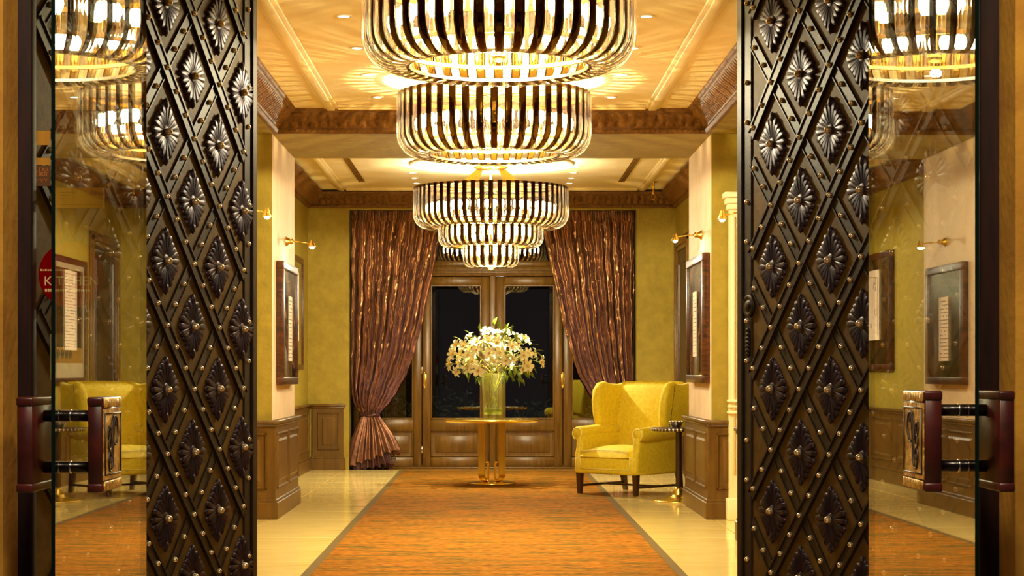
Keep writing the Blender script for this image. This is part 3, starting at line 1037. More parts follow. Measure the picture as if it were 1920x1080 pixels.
# ================================================================== drum chandeliers
def strip_mesh(name, mat, r, ztop, zbot, rj, half, bulge, thick, inner_ext):
    prof = [(r, ztop), (r, ztop * .6 + (zbot + rj) * .4), (r, zbot + rj)]
    for k in range(1, 9):
        a = (PI / 2) * k / 8
        prof.append((r - rj + rj * math.cos(a), zbot + rj - rj * math.sin(a)))
    prof.append((r - rj - inner_ext, zbot + .01))
    nc = 5
    v = []
    f = []
    k = len(prof)
    for side in (0, 1):
        for i, (rad, z) in enumerate(prof):
            p0 = prof[max(i - 1, 0)]
            p1 = prof[min(i + 1, k - 1)]
            tr, tz = p1[0] - p0[0], p1[1] - p0[1]
            ll = math.hypot(tr, tz)
            nr, nz = -tz / ll, tr / ll      # outward normal of the profile
            for j in range(nc):
                c = -1 + 2 * j / (nc - 1)
                off = bulge * (1 - c * c) - (thick if side else 0)
                a = half * c
                rr_ = rad + nr * off
                v.append((rr_ * math.cos(a), rr_ * math.sin(a), z + nz * off))
    n1 = k * nc
    for i in range(k - 1):
        for j in range(nc - 1):
            q = (i * nc + j, i * nc + j + 1, (i + 1) * nc + j + 1, (i + 1) * nc + j)
            f.append(q[::-1])
            f.append(tuple(x + n1 for x in q))
        f.append((i * nc, (i + 1) * nc, (i + 1) * nc + n1, i * nc + n1)[::-1])
        f.append((i * nc + nc - 1, (i + 1) * nc + nc - 1, (i + 1) * nc + nc - 1 + n1, i * nc + nc - 1 + n1))
    return MB().add(v, f, 0, True).mesh(name, mat)


BULB = MB().lathe([(0, .056), (.014, .05), (.026, .032), (.030, .008), (.024, -.018), (.012, -.04), (.010, -.05)], 10, 0, True).mesh('bulb', M['bulb'])
SOCK = MB().lathe([(.012, -.05), (.014, -.055), (.014, -.11), (.008, -.13), (0, -.13)], 8, 0, True).mesh('socket', M['gold_soft'])


def tier(root, r, ztop, zbot, rj, n, rb, zb, ext=.03):
    st = 2 * PI / n
    g = strip_mesh('glass_strip', M['strip_glass'], r, ztop, zbot, rj, st * .235, .008, .010, ext)
    d = strip_mesh('bronze_strip', M['bronze'], r - .006, ztop, zbot, rj, st * .262, .002, .004, ext)
    for i in range(n):
        a = (i + .5) * st
        put('glass_strip', g, root, (0, 0, 0), (0, 0, a))
        put('bronze_strip', d, root, (0, 0, 0), (0, 0, a + st / 2))
        b = put('bulb', BULB, root, (rb * math.cos(a), rb * math.sin(a), zb))
        put('socket', SOCK, b)
    MB().lathe([(r - .03, ztop - .03), (r - .014, ztop - .03), (r - .014, ztop), (r - .03, ztop), (r - .03, ztop - .03)], 64, 0, False, caps=False).obj('top_ring', M['gold_soft'], root)
    ri = r - rj - ext
    MB().lathe([(ri - .012, zbot + .012), (ri + .006, zbot + .012), (ri + .006, zbot + .03), (ri - .012, zbot + .03), (ri - .012, zbot + .012)], 64, 0, False, caps=False).obj('bottom_ring', M['silver'], root)
    # lamp carrier ring
    MB().lathe([(rb - .012, zb - .15), (rb + .012, zb - .15), (rb + .012, zb - .13), (rb - .012, zb - .13), (rb - .012, zb - .15)], 48, 0, False, caps=False).obj('lamp_ring', M['gold'], root)


def spokes(root, z, ri, ro, n):
    b = MB()
    for i in range(n):
        a = 2 * PI * (i + .25) / n
        b.tube([(ri * math.cos(a), ri * math.sin(a), z), (ro * math.cos(a), ro * math.sin(a), z)], .008, 6)
    b.obj('spider_frame', M['gold_soft'], root)


def ring_lights(cx, cy, z, rad, n, power, size=.10):
    for i in range(n):
        a = 2 * PI * (i + .5) / n
        light('POINT', 'chandelier_lamp', (cx + rad * math.cos(a), cy + rad * math.sin(a), z), power, WARM, .03)


for (cx, cy, lab) in ((.04, 10.36, 'gold glass drum chandelier nearest the entrance, cut by the picture top'), (.018, 14.57, 'gold glass drum chandelier in the middle, in front of the cross beam')):
    ch = thing('drum_chandelier', lab, 'chandelier', (cx, cy, 0), group='drum chandeliers of glass strips')
    tier(ch, .766, 3.5, 3.0, .18, 44, .60, 3.25, .07)
    spokes(ch, 3.485, .05, .745, 8)
    MB().lathe([(0, 3.60), (.14, 3.599), (.14, 3.575), (.05, 3.55), (.02, 3.54), (.02, 3.1), (.045, 3.08), (.03, 3.05), (0, 3.04)], 24).obj('canopy', M['gold'], ch)
    ring_lights(cx, cy, 3.26, .40, 6, POW_DRUM)
    light('POINT', 'chandelier_fill_light', (cx, cy, 2.985), POW_CORE_FILL * (.5 if cy < 12 else 1), WARM, .02)  # added fill at the drum opening, lights the room without overexposing the strips

ch = thing('tiered_chandelier', 'three-tier gold glass chandelier hanging low above the round table', 'chandelier', (-.01, 21.2, 0))
tier(ch, .891, 3.42, 2.95, .16, 56, .72, 3.17)
tier(ch, .60, 2.99, 2.735, .10, 38, .46, 2.90, .02)
tier(ch, .32, 2.77, 2.505, .09, 20, .21, 2.68, .015)
spokes(ch, 3.40, .03, .87, 10)
spokes(ch, 3.03, .03, .72, 10)
spokes(ch, 2.765, .03, .46, 8)
spokes(ch, 2.545, .02, .21, 6)
MB().lathe([(0, 3.66), (.195, 3.66), (.195, 3.645), (.17, 3.635), (0, 3.63)], 32).obj('canopy', M['gold'], ch)
MB().lathe([(.03, 3.70), (.03, 3.66), (.016, 3.65), (.016, 2.53), (.04, 2.51), (.03, 2.48), (0, 2.47)], 16).obj('stem', M['gold'], ch)
for sx in (-1, 1):
    b = MB()
    b.add([(sx * .09, -.004, 3.63), (sx * .17, -.004, 3.63), (sx * .42, -.004, 3.41), (sx * .18, -.004, 3.41), (sx * .09, .004, 3.63), (sx * .17, .004, 3.63), (sx * .42, .004, 3.41), (sx * .18, .004, 3.41)],
          [(0, 1, 2, 3), (7, 6, 5, 4), (0, 4, 5, 1), (1, 5, 6, 2), (2, 6, 7, 3), (3, 7, 4, 0)])
    b.obj('hanger_plate', M['gold_soft'], ch)
ring_lights(-.01, 21.2, 3.20, .50, 6, POW_DRUM * 1.6)
light('POINT', 'chandelier_lamp', (-.01, 21.08, 2.86), POW_DRUM, WARM, .04)
light('POINT', 'chandelier_fill_light', (-.01, 21.12, 2.46), POW_CORE_FILL, WARM, .02)  # added fill under the lowest tier, not one of its bulbs

# ================================================================== recessed downlights
DR = MB().lathe([(.036, 0), (.036, -.006), (.05, -.008), (.056, -.004), (.056, 0)], 20, 0, True, caps=False).mesh('trim_ring', M['white_metal'])
DD = MB().lathe([(0, -.003), (.037, -.003)], 20, 0, False, caps=False).mesh('lens', M['spot_glow'])
ORD = ('first', 'second', 'third', 'fourth', 'fifth')
for (rowY, z, bay, xa, xb) in (((15.4, 14.23, 13.06, 11.89), 3.6, 'front', -.955, 1.0), ((23.4, 22.78, 22.16, 21.54), 3.7, 'back', -.955, .985)):
    for xx, nm in ((xa, 'left'), (xb, 'right')):
        for k, yy in enumerate(rowY):
            t = thing('ceiling_downlight', 'recessed downlight, %s from the far end, %s row of the %s ceiling bay' % (ORD[k], nm, bay), 'downlight', (xx, yy, z), group='recessed ceiling downlights')
            put('trim_ring', DR, t)
            put('lens', DD, t)
            light('SPOT', 'downlight_lamp', (xx, yy, z - .02), POW_DOWN, WARM, .03, (0, 0, 0), math.radians(95), .8)


# ================================================================== picture lights (sconces)
def sconce(x, y, z, sgn, label):
    o = thing('picture_light', label, 'wall lamp', (x, y, z), group='brass picture lights on the piers')
    MB().lathe([(0, 0), (.045, 0), (.045, .012), (.03, .03), (.022, .05), (.028, .06), (.02, .075), (0, .08)], 16, mat=Matrix.Rotation(sgn * PI / 2, 4, 'Y')).obj('wall_rose', M['gold'], o)
    MB().tube([(sgn * .06, 0, 0), (sgn * .14, 0, -.004), (sgn * .235, 0, -.02)], .0065, 8).obj('arm', M['gold'], o)
    hd = MB().lathe([(.010, .035), (.014, .02), (.022, 0), (.034, -.03), (.034, -.034), (.03, -.03), (.012, 0)], 16, mat=Matrix.Translation((sgn * .25, 0, -.02))).obj('lamp_head', M['gold'], o)
    MB().lathe([(0, .01), (.018, .002), (.024, -.016), (.018, -.034), (0, -.042)], 12, mat=Matrix.Translation((sgn * .25, 0, -.03))).obj('bulb', M['sconce_glow'], hd)


sconce(-XP, 17.3, 2.525, 1, 'small brass picture light above the framed picture on the left pier')
sconce(XP, 16.95, 2.56, -1, 'small brass picture light above the framed picture on the right pier')
sconce(-XP, 13.85, 2.52, 1, 'small brass picture light beside the left studded door edge')
sconce(XP, 13.5, 2.47, -1, 'small brass picture light above the cream pilaster, beside the right studded door')


# ================================================================== framed pictures
def picture(xw, sgn, y0, y1, z0, z1, label, style, dep=.07):
    """hung on wall x = xw, facing sgn*x"""
    o = thing('framed_picture', label, 'picture', (xw + sgn * .002, (y0 + y1) / 2, (z0 + z1) / 2), group='framed pictures on the lobby walls')
    hy, hz, fw = (y1 - y0) / 2, (z1 - z0) / 2, .07
    def X2(a, b_):
        return sorted((sgn * a, sgn * b_))
    for (a, b_, c, d) in ((-hy, hy, hz - fw, hz), (-hy, hy, -hz, -hz + fw), (-hy, -hy + fw, -hz + fw, hz - fw), (hy - fw, hy, -hz + fw, hz - fw)):
        x0, x1 = X2(0, dep)
        MB().bbox(x0, x1, a, b_, c, d, .006, 2).obj('frame_bar', M['tortoise'], o)
    x0, x1 = X2(.004, dep - .025)
    MB().box(x0, x1, -hy + fw, hy - fw, -hz + fw, hz - fw).obj('artwork', M['olive_art'] if style != 'mat' else M['paper'], o)
    xs_ = sgn * (dep - .0095)
    xq = sgn * (dep - .0105)
    pw, ph = {'sheet': (.16, .30), 'map': (.44, .42), 'mat': (.30, .46)}[style]
    x0, x1 = sorted((xq, xs_))
    zoff = {'sheet': -.04, 'map': .08, 'mat': .12}[style]
    if style == 'mat':
        x0, x1 = sorted((sgn * (dep - .024), sgn * (dep - .023)))
        MB().box(x0, x1, -hy + .16, hy - .16, -hz + .42, hz - .13).obj('print', M['olive_art'], o)
        gb = MB()
        x0, x1 = sorted((sgn * (dep - .0235), sgn * (dep - .0222)))
        gb.box(x0, x1, -hy + .16, hy - .16, -hz + .24, -hz + .42)
        gp = gb.obj('frieze', M['ochre_card'], o)
        sp = MB()
        for k in range(4):
            yy = -hy + .24 + k * .2
            pts = []
            for i in range(22):
                a = i * .5
                rad = .065 * (1 - i / 26)
                pts.append((sgn * (dep - .0215), yy + rad * math.cos(a), -hz + .33 + rad * math.sin(a)))
            sp.tube(pts, .007, 4)
        sp.obj('scroll_pattern', M['teal_print'], gp)
        x0, x1 = sorted((xq, xs_))
    pp = MB().box(x0, x1, -pw, pw, zoff - ph, zoff + ph).obj('sheet', M['paper'], o)
    rnd = random.Random(len(label))
    ink = MB()
    x0, x1 = sorted((xs_, xs_ + sgn * .0006))
    if style in ('sheet', 'mat'):
        z = zoff + ph - .04
        while z > zoff - ph + .03:
            y = -pw + .03
            while y < pw - .04:
                wd = rnd.uniform(.02, .06)
                if rnd.random() < .75:
                    ink.box(x0, x1, y, min(y + wd, pw - .03), z - .005, z + .003)
                y += wd + .015
            z -= .035
    else:
        for k in range(9):
            y, z = rnd.uniform(-pw + .1, pw - .15), zoff + rnd.uniform(-ph + .08, ph - .12)
            a, c = rnd.uniform(.05, .12), rnd.uniform(.04, .1)
            xx = xs_ + sgn * .0005
            ink.tube([(xx, y, z), (xx, y + a, z + c * .3), (xx, y + a * .8, z + c), (xx, y - a * .2, z + c * .8), (xx, y, z)], .003, 4)
        ink.tube([(xs_, -pw + .06, zoff - ph + .06), (xs_, -pw + .08, zoff), (xs_, -pw + .05, zoff + ph - .1), (xs_, pw - .12, zoff + ph - .06)], .004, 4)
    ink.obj('drawing', M['ink'], pp)['kind'] = 'stuff'
    x0, x1 = X2(dep - .016, dep - .013)
    MB().box(x0, x1, -hy + fw - .01, hy - fw + .01, -hz + fw - .01, hz - fw + .01).obj('glazing', M['side_glass'], o)
    return o


picture(-XP, 1, 16.55, 17.78, 1.18, 2.30, 'framed picture with a narrow written sheet on the left pier', 'sheet')
picture(XP, -1, 16.35, 17.70, 1.20, 2.36, 'framed picture with a narrow written sheet on the right pier', 'sheet')
picture(-XB, 1, 21.3, 23.2, 1.32, 2.72, 'framed map drawing on the left back wall, seen in the right glass door', 'map')
picture(XB, -1, 20.5, 22.15, 1.16, 2.62, 'framed sheet with scroll frieze on the right wall, seen in the left glass door', 'mat', .05)


# ================================================================== curtains
def interp(tab, z):
    if z >= tab[0][0]:
        return tab[0][1]
    for (z0, a), (z1, b_) in zip(tab, tab[1:]):
        if z >= z1:
            t = (z0 - z) / (z0 - z1)
            t = t * t * (3 - 2 * t) * .35 + t * .65
            return a + (b_ - a) * t
    return tab[-1][1]


def curtain(sgn, label, seed):
    """hem-tied satin drape; local x grows from the outer edge towards the window middle"""
    xo = -1.885 if sgn > 0 else 1.905
    o = thing('tied_curtain', label, 'curtain', (xo, 24.56, 0), group='tied satin curtains at the garden doors')
    rnd = random.Random(seed)
    ztop, ztie, zbot = 3.45, .72, .07
    inner = [(3.45, 1.24), (3.2, 1.215), (2.8, 1.135), (2.48, 1.065), (2.0, .965), (1.6, .86), (1.28, .75), (1.05, .62), (.9, .52), (.80, .43), (.72, .365)]
    outer = [(3.45, 0.0), (1.3, 0.0), (1.05, .005), (.9, .035), (.80, .09), (.72, .155)]
    nu, nv = 300, 130
    v = []
    f = []
    ph = [rnd.uniform(0, 6.28) for _ in range(6)]
    for i in range(nv + 1):
        t = i / nv
        z = ztop + (ztie - ztop) * t
        xi, xo_ = interp(inner, z), interp(outer, z)
        wd = xi - xo_
        amp = .075 * min(1, .6 + t * .9) * (1 if z > 1.0 else max(.35, (z - .72) / .28))
        for j in range(nu + 1):
            u = j / nu
            uu = u + .006 * math.sin(9 * z + ph[0] + u * 11) + .004 * math.sin(23 * z + ph[1] + 31 * u)
            yy = amp * (.62 * math.sin(2 * PI * 12 * uu + ph[2] + .5 * math.sin(2.2 * z)) + .38 * math.sin(2 * PI * 21 * uu + ph[3] + .9 * math.sin(1.7 * z + 4 * u)))
            # fine creases
            nse = mnoise.noise(Vector((u * 26 + seed, z * 3.0, 1.7)))
            ns2 = mnoise.noise(Vector((u * 70 + seed, z * 11.0 + u * 12, 4.2)))
            yy += .028 * nse + .016 * ns2
            # belly of cloth pulled to the tie
            bag = math.exp(-((z - 1.05) / .22) ** 2) * math.sin(PI * u) * .05
            # gathered heading
            if t < .05:
                yy = yy * .5 + .02 * math.sin(2 * PI * 40 * u)
            xx = xo_ + wd * u + .006 * math.sin(2 * PI * 12 * uu + 1.2)
            v.append((sgn * xx, yy - bag, z))
    for i in range(nv):
        for j in range(nu):
            a = i * (nu + 1) + j
            q = (a, a + 1, a + nu + 2, a + nu + 1)
            f.append(q if sgn < 0 else q[::-1])
    MB().add(v, f, 0, True).obj('drape', M['satin'], o)
    # gathered skirt below the tie: full ring of cloth
    for nm, zb, zt, r0, r1, mt, dx in (('lining_skirt', .03, .55, .10, .25, 'satin_dark', .0), ('skirt', .15, .725, .10, .355, 'satin_skirt', 0)):
        v = []
        f = []
        nu2, nv2 = 240, 26
        for i in range(nv2 + 1):
            t = i / nv2
            ez = zt + (zb - zt) * t
            rad = r0 + (r1 - r0) * (.55 * t + .45 * math.sin(t * PI / 2))
            for j in range(nu2):
                a = 2 * PI * j / nu2
                pl_ = math.sin(20 * a + .6 * math.sin(3 * t + a)) * (.014 + .022 * t) + .010 * t * mnoise.noise(Vector((a * 9, t * 4, seed)))
                rr_ = rad + pl_
                lift = .035 * math.sin(2 * a + seed) * t + .02 * t * math.sin(17 * a)
                skew = .015 * t
                v.append((sgn * (.262 + rr_ * math.cos(a) + 2.5 * skew), rr_ * .42 * math.sin(a) - .01, ez + lift + (.07 * t * math.cos(a) if nm == 'skirt' else 0)))
        for i in range(nv2):
            for j in range(nu2):
                k = (j + 1) % nu2
                q = (i * nu2 + j, i * nu2 + k, (i + 1) * nu2 + k, (i + 1) * nu2 + j)
                f.append(q[::-1] if sgn > 0 else q)
        MB().add(v, f, 0, True).obj(nm, M[mt], o)
    tb = MB()
    pts = [(sgn * (.262 + .118 * math.cos(a)), .058 * math.sin(a) - .01, .72 + .006 * math.sin(5 * a)) for a in [2 * PI * k / 24 for k in range(25)]]
    tb.tube(pts, .020, 8, caps=False)
    tb.obj('tieback', M['satin_dark'], o)
    return o


curtain(1, 'shiny brown satin curtain left of the vase, tied near the floor', 3)
curtain(-1, 'shiny brown satin curtain partly hidden behind the yellow armchair', 8)
# shadow-gap lining posts of the window recess
struct(MB().box(-1.9, -1.895, YB, YB + .4, 0, 3.45).obj('trim_7', M['wallpaper']), 'olive reveal beside the left curtain', 'reveal')

# ================================================================== round table, vase, flowers
tb = thing('round_table', 'round gold pedestal table under the flower vase', 'table', (0, 21.2, .006))
MB().lathe([(0, .713), (.50, .713), (.535, .716), (.545, .722), (.545, .742), (.54, .748), (.50, .75), (0, .75)], 56).obj('table_top', M['gold'], tb)
MB().lathe([(0, 0), (.275, 0), (.28, .006), (.28, .016), (.27, .024), (.06, .03), (0, .03)], 48).obj('base_plate', M['gold'], tb)
for k in range(4):
    a = PI / 4 + k * PI / 2
    # flat bar bent into a J in the radial plane
    prof = [(.165, .713), (.165, .12)]
    for i in range(1, 9):
        q = PI / 2 * i / 8
        prof.append((.165 - .085 + .085 * math.cos(q), .118 - .085 * math.sin(q)))
    prof += [(.074, .033), (.062, .05), (.058, .075), (.058, .24), (.06, .252), (.074, .254), (.078, .246)]
    v = []
    f = []
    hw = .047
    th = .006
    n = len(prof)
    for i, (r, z) in enumerate(prof):
        p0, p1 = prof[max(i - 1, 0)], prof[min(i + 1, n - 1)]
        tr, tz = p1[0] - p0[0], p1[1] - p0[1]
        ll = math.hypot(tr, tz)
        nr, nz = -tz / ll, tr / ll
        hw = .047 if i < 6 else max(.012, .047 - (i - 5) * .007)
        for (sd, wd) in ((th, -hw), (th, hw), (-th, hw), (-th, -hw)):
            rr_, zz = r + nr * sd, z + nz * sd
            v.append((rr_ * math.cos(a) - wd * math.sin(a), rr_ * math.sin(a) + wd * math.cos(a), zz))
    for i in range(n - 1):
        for j in range(4):
            q = (j + 1) % 4
            f.append((i * 4 + j, (i + 1) * 4 + j, (i + 1) * 4 + q, i * 4 + q))
    f.append((0, 1, 2, 3))
    f.append(tuple((n - 1) * 4 + j for j in (3, 2, 1, 0)))
    MB().add(v, f, 0, False).obj('leg_bar', M['gold'], tb)

TZ = .757
vz = thing('flower_vase', 'tall clear glass vase with green stems on the round table', 'vase', (.02, 21.2, TZ))
MB().lathe([(0, 0), (.118, 0), (.12, .008), (.128, .2), (.145, .52), (.147, .525), (.143, .525), (.139, .515), (.122, .2), (.112, .05), (0, .045)], 40, caps=False).obj('glass_body', M['vase_glass'], vz)
MB().lathe([(0, .047), (.111, .052), (.116, .12), (0, .12)], 32, caps=False).obj('water', M['water'], vz)

fb = thing('flower_bouquet', 'wide bouquet of white star-shaped flowers with green leaves in the vase', 'flowers', (.02, 21.2, TZ))


def flower_mesh(seed):
    rnd = random.Random(seed)
    mb = MB()
    for k in range(6):
        a = k * PI / 3 + rnd.uniform(-.1, .1)
        L = rnd.uniform(.068, .082)
        W = .018 if k % 2 else .023
        rows = ((.0, .15, 0), (.3, .75, .012), (.6, 1.0, .026), (.85, .65, .028), (1.0, .05, .018))
        v = []
        for (t, wd, z) in rows:
            for c in (-1, 0, 1):
                s_, q = L * t, W * wd * c
                v.append((math.cos(a) * s_ - math.sin(a) * q, math.sin(a) * s_ + math.cos(a) * q, z + (.006 if c else 0) + .004 * (k % 2)))
        f = []
        for i in range(4):
            for j in range(2):
                f.append((i * 3 + j, i * 3 + j + 1, i * 3 + 4 + j, i * 3 + 3 + j))
        mb.add(v, f, 0, True)
    for k in range(5):
        a = k * 1.256
        mb.tube([(0, 0, .0), (.008 * math.cos(a), .008 * math.sin(a), .03), (.016 * math.cos(a), .016 * math.sin(a), .042)], [.002, .002, .0035], 5, 1)
    mb.lathe([(.003, -.03), (.007, -.012), (.012, 0.0)], 6, 2, True, caps=False)
    return mb.mesh('flower', M['petal'], M['pollen'], M['leaf'])


FL = [flower_mesh(k) for k in range(3)]
v = []
rows = ((0, .1), (.25, .8), (.5, 1.0), (.78, .6), (1, .02))
f = []
for (t, wd) in rows:
    for c in (-1, 0, 1):
        v.append((.10 * t, .020 * wd * c, .012 * math.sin(PI * t) + (.005 if c else 0) - .02 * t * t))
for i in range(4):
    for j in range(2):
        f.append((i * 3 + j, i * 3 + j + 1, i * 3 + 4 + j, i * 3 + 3 + j))
LF = MB().add(v, f, 0, True).mesh('leaf', M['leaf'])
rnd = random.Random(21)
cen = Vector((.02, 0, .70))
pts = []
tries = 0
while len(pts) < 58 and tries < 6000:
    tries += 1
    d = Vector((rnd.gauss(0, 1), rnd.gauss(0, 1), rnd.gauss(0.15, 1))).normalized()
    if d.z < -.62:
        continue
    p = Vector((d.x * .535, d.y * .38, d.z * (.32 if d.z > 0 else .29))) * rnd.uniform(.55, 1.0)
    if p.z < -.05 and abs(p.x) < .15:
        continue
    if any((p - q).length < .10 for q, _ in pts):
        continue
    pts.append((p, d))
for i, (p, d) in enumerate(pts):
    dr_ = Vector((d.x, d.y - .55, d.z * .8 + .1)).normalized()
    q = dr_.to_track_quat('Z', 'Y').to_euler()
    s_ = rnd.uniform(.92, 1.25)
    put('flower', FL[i % 3], fb, cen + p, q, (s_, s_, s_))
for i in range(95):
    d = Vector((rnd.gauss(0, 1), rnd.gauss(0, 1), rnd.gauss(.1, .9))).normalized()
    p = Vector((d.x * .50, d.y * .36, d.z * (.31 if d.z > 0 else .26))) * rnd.uniform(.7, 1.08)
    dr_ = (d + Vector((rnd.uniform(-.5, .5), rnd.uniform(-.5, .5), rnd.uniform(-.5, .4)))).normalized()
    q = dr_.to_track_quat('X', 'Z').to_euler()
    s_ = rnd.uniform(.8, 1.3)
    put('leaf', LF, fb, cen + p, q, (s_, s_, s_))
for i in range(5):
    p = Vector(((-.02, .07, -.16, .13, .20)[i], -.05, (.36, .33, .30, .29, .27)[i]))
    q = Vector((rnd.uniform(-.5, .3), -.2, 1)).normalized().to_track_quat('X', 'Y').to_euler()
    put('leaf', LF, fb, cen + p, q, (1.2, 1.3, 1.2))
for (x, z, s_) in ((.17, -.20, 1.5), (.28, -.24, 1.5), (.34, -.18, 1.4), (-.30, -.2, 1.3), (.10, -.16, 1.4), (.41, -.2, 1.2)):
    q = Vector((.25 * (1 if x > 0 else -1), -.3, -1)).normalized().to_track_quat('X', 'Y').to_euler()
    put('leaf', LF, fb, cen + Vector((x, -.12, z + .08)), q, (s_, s_, s_))
for i in range(16):
    a = 2 * PI * i / 16 + rnd.uniform(-.1, .1)
    r0, r1 = rnd.uniform(.03, .085), rnd.uniform(.06, .115)
    tip, _ = pts[(i * 4) % len(pts)]
    tip = cen + tip
    mid = Vector((r1 * math.cos(a), r1 * math.sin(a), .50))
    MB().tube([(-r0 * math.cos(a + .4), -r0 * math.sin(a + .4), .06), (0, 0, .28), mid, mid.lerp(tip, .6) + Vector((0, 0, .03)), tip], .0042, 6).obj('stem', M['stem'], fb)


# ================================================================== wing armchair
def armchair(loc, rz):
    o = thing('wing_armchair', 'bright yellow damask wing armchair at the right edge of the carpet', 'armchair', loc, rz)
    Y, Pp = M['yellow_velvet'], M['piping']
    def soft(mb, sub=0):
        return mb
    MB().bbox(-.415, .415, -.42, .40, .215, .40, .03, 3).obj('seat_base', Y, o)
    # domed seat cushion
    bm = bmesh.new()
    bmesh.ops.create_grid(bm, x_segments=14, y_segments=14, size=.5)
    top = MB()
    v = []
    f = []
    n = 16
    for s_ in (0, 1):
        for i in range(n + 1):
            for j in range(n + 1):
                u, w_ = i / n * 2 - 1, j / n * 2 - 1
                e_ = max(0, (1 - abs(u) ** 6) * (1 - abs(w_) ** 6)) ** .5
                z = .395 + (.085 * e_ + .04 * (1 - u * u) * (1 - w_ * w_) if s_ else -.03 * e_)
                v.append((u * .325, -.105 + w_ * .335, z))
    N = (n + 1) ** 2
    for i in range(n):
        for j in range(n):
            a = i * (n + 1) + j
            f.append((N + a, N + a + n + 1, N + a + n + 2, N + a + 1))
            f.append((a, a + 1, a + n + 2, a + n + 1))
    bm.free()
    cu = MB().add(v, f, 0, True).obj('seat_cushion', Y, o)
    MB().tube([(-.32, -.432, .452), (-.15, -.442, .470), (.15, -.442, .470), (.32, -.432, .452)], .007, 6).obj('piping', Pp, cu)
    MB().tube([(-.33, -.424, .27), (.33, -.424, .27)], .005, 6).tube([(-.33, -.424, .27), (-.33, -.424, .40)], .005, 6).tube([(.33, -.424, .27), (.33, -.424, .40)], .005, 6).obj('piping', Pp, o)
    # back
    v = []
    f = []
    nx, nz = 12, 16
    for s_ in (0, 1):
        for i in range(nz + 1):
            t = i / nz
            z = .34 + t * .845
            for j in range(nx + 1):
                u = j / nx * 2 - 1
                yb = .235 + .14 * t
                puff = (.05 * (1 - u * u) + .012) * math.sin(PI * min(1, .12 + t * .86)) ** .6
                ft = yb - puff
                bk = .40 + .07 * t
                top_r = .03 * max(0, (t - .9) / .1) ** 2
                zz = z + .012 * (1 - u * u) * t
                v.append((u * .40, (ft + top_r) if s_ else bk - top_r, zz))
    N = (nz + 1) * (nx + 1)
    for i in range(nz):
        for j in range(nx):
            a = i * (nx + 1) + j
            f.append((N + a, N + a + 1, N + a + nx + 2, N + a + nx + 1))
            f.append((a, a + nx + 1, a + nx + 2, a + 1))
    for j in range(nx):
        a = nz * (nx + 1) + j
        f.append((a, N + a, N + a + 1, a + 1)[::-1])
    for i in range(nz):
        a = i * (nx + 1)
        f.append((a, N + a, N + a + nx + 1, a + nx + 1)[::-1])
        a += nx
        f.append((a, a + nx + 1, N + a + nx + 1, N + a))
    MB().add(v, f, 0, True).obj('backrest', Y, o)
    for sx in (-1, 1):
        # arm: curved side panel with rolled top
        b = MB()
        poly = [(-.415, .22), (.36, .22), (.36, .62), (.30, .70), (-.20, .69), (-.33, .66), (-.375, .60), (-.385, .5), (-.41, .42)]
        b.prism(poly, 'x', sx * .335, sx * .425, 0, None, .03, 3)
        arm = b.obj('arm', Y, o)
        r = MB()
        pts_ = [(sx * .405, -.375, .635), (sx * .405, -.36, .637), (sx * .405, -.1, .65), (sx * .40, .2, .66), (sx * .39, .33, .67)]
        r.tube(pts_, [.066, .074, .074, .07, .06], 16)
        r.obj('arm_roll', Y, arm)
        sc = []
        for i in range(26):
            a = -PI * .35 + i * (2 * PI * .80) / 25
            sc.append((sx * (.405 + .062 * math.cos(a)), -.383, .635 + .062 * math.sin(a)))
        sc += [(sx * .355, -.388, .52), (sx * .36, -.415, .40), (sx * .37, -.423, .25)]
        MB().tube(sc, .006, 6).obj('piping', Pp, arm)
        # wing
        poly = [(.46, .60), (.10, .66), (-.015, .72), (-.045, .84), (-.055, .98), (-.035, 1.10), (.03, 1.175), (.10, 1.19), (.20, 1.165), (.33, 1.16), (.47, 1.185)]
        wb = MB()
        wb.prism(poly, 'x', sx * .375, sx * .475, 0, None, .042, 3)
        # flare outwards with height at the front
        vv = []
        for p in wb.v:
            k = max(0, (p[2] - .62) / .57)
            fr = max(0, (.35 - p[1]) / .4)
            vv.append((p[0] + sx * (.05 * k * fr), p[1] + .03 * k, p[2]))
        wb.v = vv
        wg = wb.obj('wing', Y, o)
        nl = MB()
        for i in range(24):
            t = i / 23
            z = .70 + .44 * t
            k = max(0, (z - .62) / .57)
            yy = .06 + .04 * t
            fr = max(0, (.35 - yy) / .4)
            bm = bmesh.new()
            bmesh.ops.create_icosphere(bm, subdivisions=1, radius=.0075)
            nl.frombm(bm, 0, True, Matrix.Translation((sx * (.475 + .05 * k * fr + .002), yy + .03 * k, z)))
        nl.obj('nail_row', M['leg_wood'], wg)
        nl = MB()
        # legs
        for (yy, tilt) in ((-.37, 0), (.37, .05)):
            v = []
            for (z, h_) in ((0, .021), (.225, .030)):
                dy = tilt * (1 - z / .225)
                for (a, c) in ((-1, -1), (1, -1), (1, 1), (-1, 1)):
                    v.append((sx * .375 + a * h_, yy + dy + c * h_, z))
            MB().add(v, [(0, 3, 2, 1), (4, 5, 6, 7), (0, 1, 5, 4), (1, 2, 6, 5), (2, 3, 7, 6), (3, 0, 4, 7)]).obj('leg', M['leg_wood'], o)
        MB().bbox(sx * .375 - .012, sx * .375 + .012, -.35, .38, .075, .10, .004, 1).obj('stretcher', M['leg_wood'], o)
    MB().bbox(-.363, .363, .01, .035, .078, .098, .004, 1).obj('stretcher', M['leg_wood'], o)
    return o


armchair((1.466, 19.62, .006), math.radians(-42))

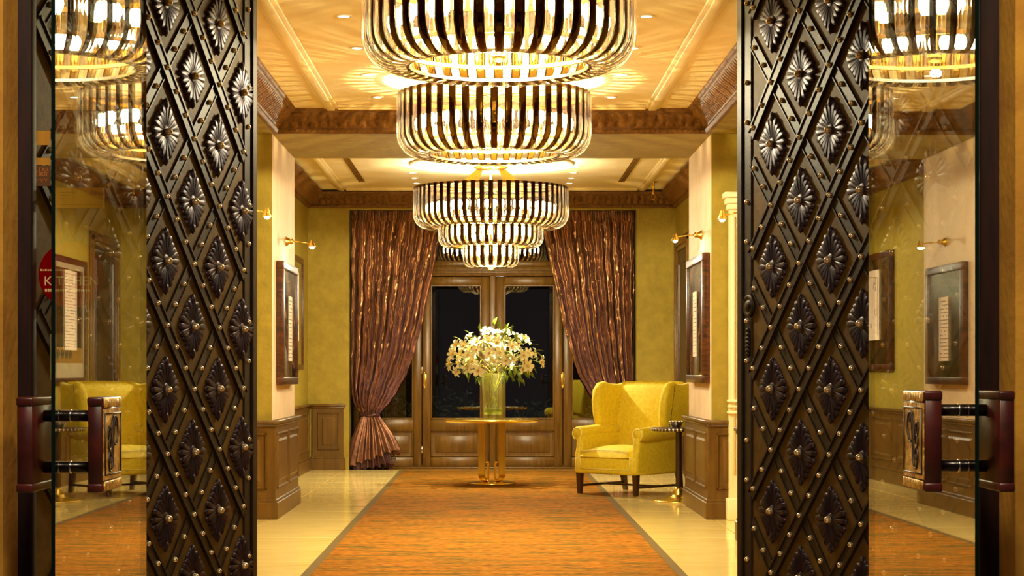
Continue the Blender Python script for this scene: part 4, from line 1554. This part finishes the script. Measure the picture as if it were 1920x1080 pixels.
# ================================================================== side table with candle holder
sd = thing('side_table', 'small round dark pedestal table with gold foot beside the armchair', 'table', (1.877, 18.47, 0))
MB().lathe([(0, .705), (.26, .705), (.285, .71), (.285, .735), (.27, .74), (0, .74)], 40).obj('table_top', M['dark_wood'], sd)
b = MB()
for k in range(44):
    a = 2 * PI * k / 44
    b.bbox(-.012, .012, -.006, .006, -.012, .012, .003, 1, mat=Matrix.Translation((.287 * math.cos(a), .287 * math.sin(a), .7225)) @ Matrix.Rotation(a + PI / 2, 4, 'Z') @ Matrix.Rotation(.5, 4, 'Y'))
b.obj('beaded_rim', M['silver'], sd)
MB().lathe([(.035, .07), (.032, .1), (.032, .69), (.05, .7), (.05, .706)], 20, caps=False).obj('post', M['dark_wood'], sd)
MB().lathe([(0, 0), (.262, 0), (.265, .006), (.25, .014), (.12, .03), (.07, .055), (.05, .08), (.055, .10), (.04, .12), (.036, .14)], 40).obj('foot', M['gold'], sd)
cd = thing('candle_holder', 'small faceted silver bowl on the dark side table', 'bowl', (1.845, 18.40, .741))
MB().lathe([(0, 0), (.04, 0), (.045, .005), (.06, .03), (.066, .055), (.060, .06), (.053, .03), (0, .01)], 16, 0, False).obj('bowl', M['silver'], cd)
b = MB()
for k in range(12):
    a = 2 * PI * k / 12
    bm = bmesh.new()
    bmesh.ops.create_icosphere(bm, subdivisions=1, radius=.011)
    b.frombm(bm, 0, False, Matrix.Translation((.065 * math.cos(a), .065 * math.sin(a), .062)))
b.obj('beads', M['silver'], cd)

# ceiling sprinkler by the right curtain
sp = thing('ceiling_sprinkler', 'small brass sprinkler hanging from the ceiling above the right curtain', 'sprinkler', (2.04, 23.2, 3.7))
MB().lathe([(.05, 0), (.05, -.008), (.015, -.02), (.012, -.13), (.022, -.14), (.022, -.16), (.008, -.17)], 14).obj('pipe', M['gold_soft'], sp)
MB().lathe([(0, -.23), (.04, -.232), (.04, -.236), (0, -.238)], 14).tube([(.012, 0, -.165), (.025, 0, -.19), (.006, 0, -.232)], .003, 5).tube([(-.012, 0, -.165), (-.025, 0, -.19), (-.006, 0, -.232)], .003, 5).obj('deflector', M['gold_soft'], sp)
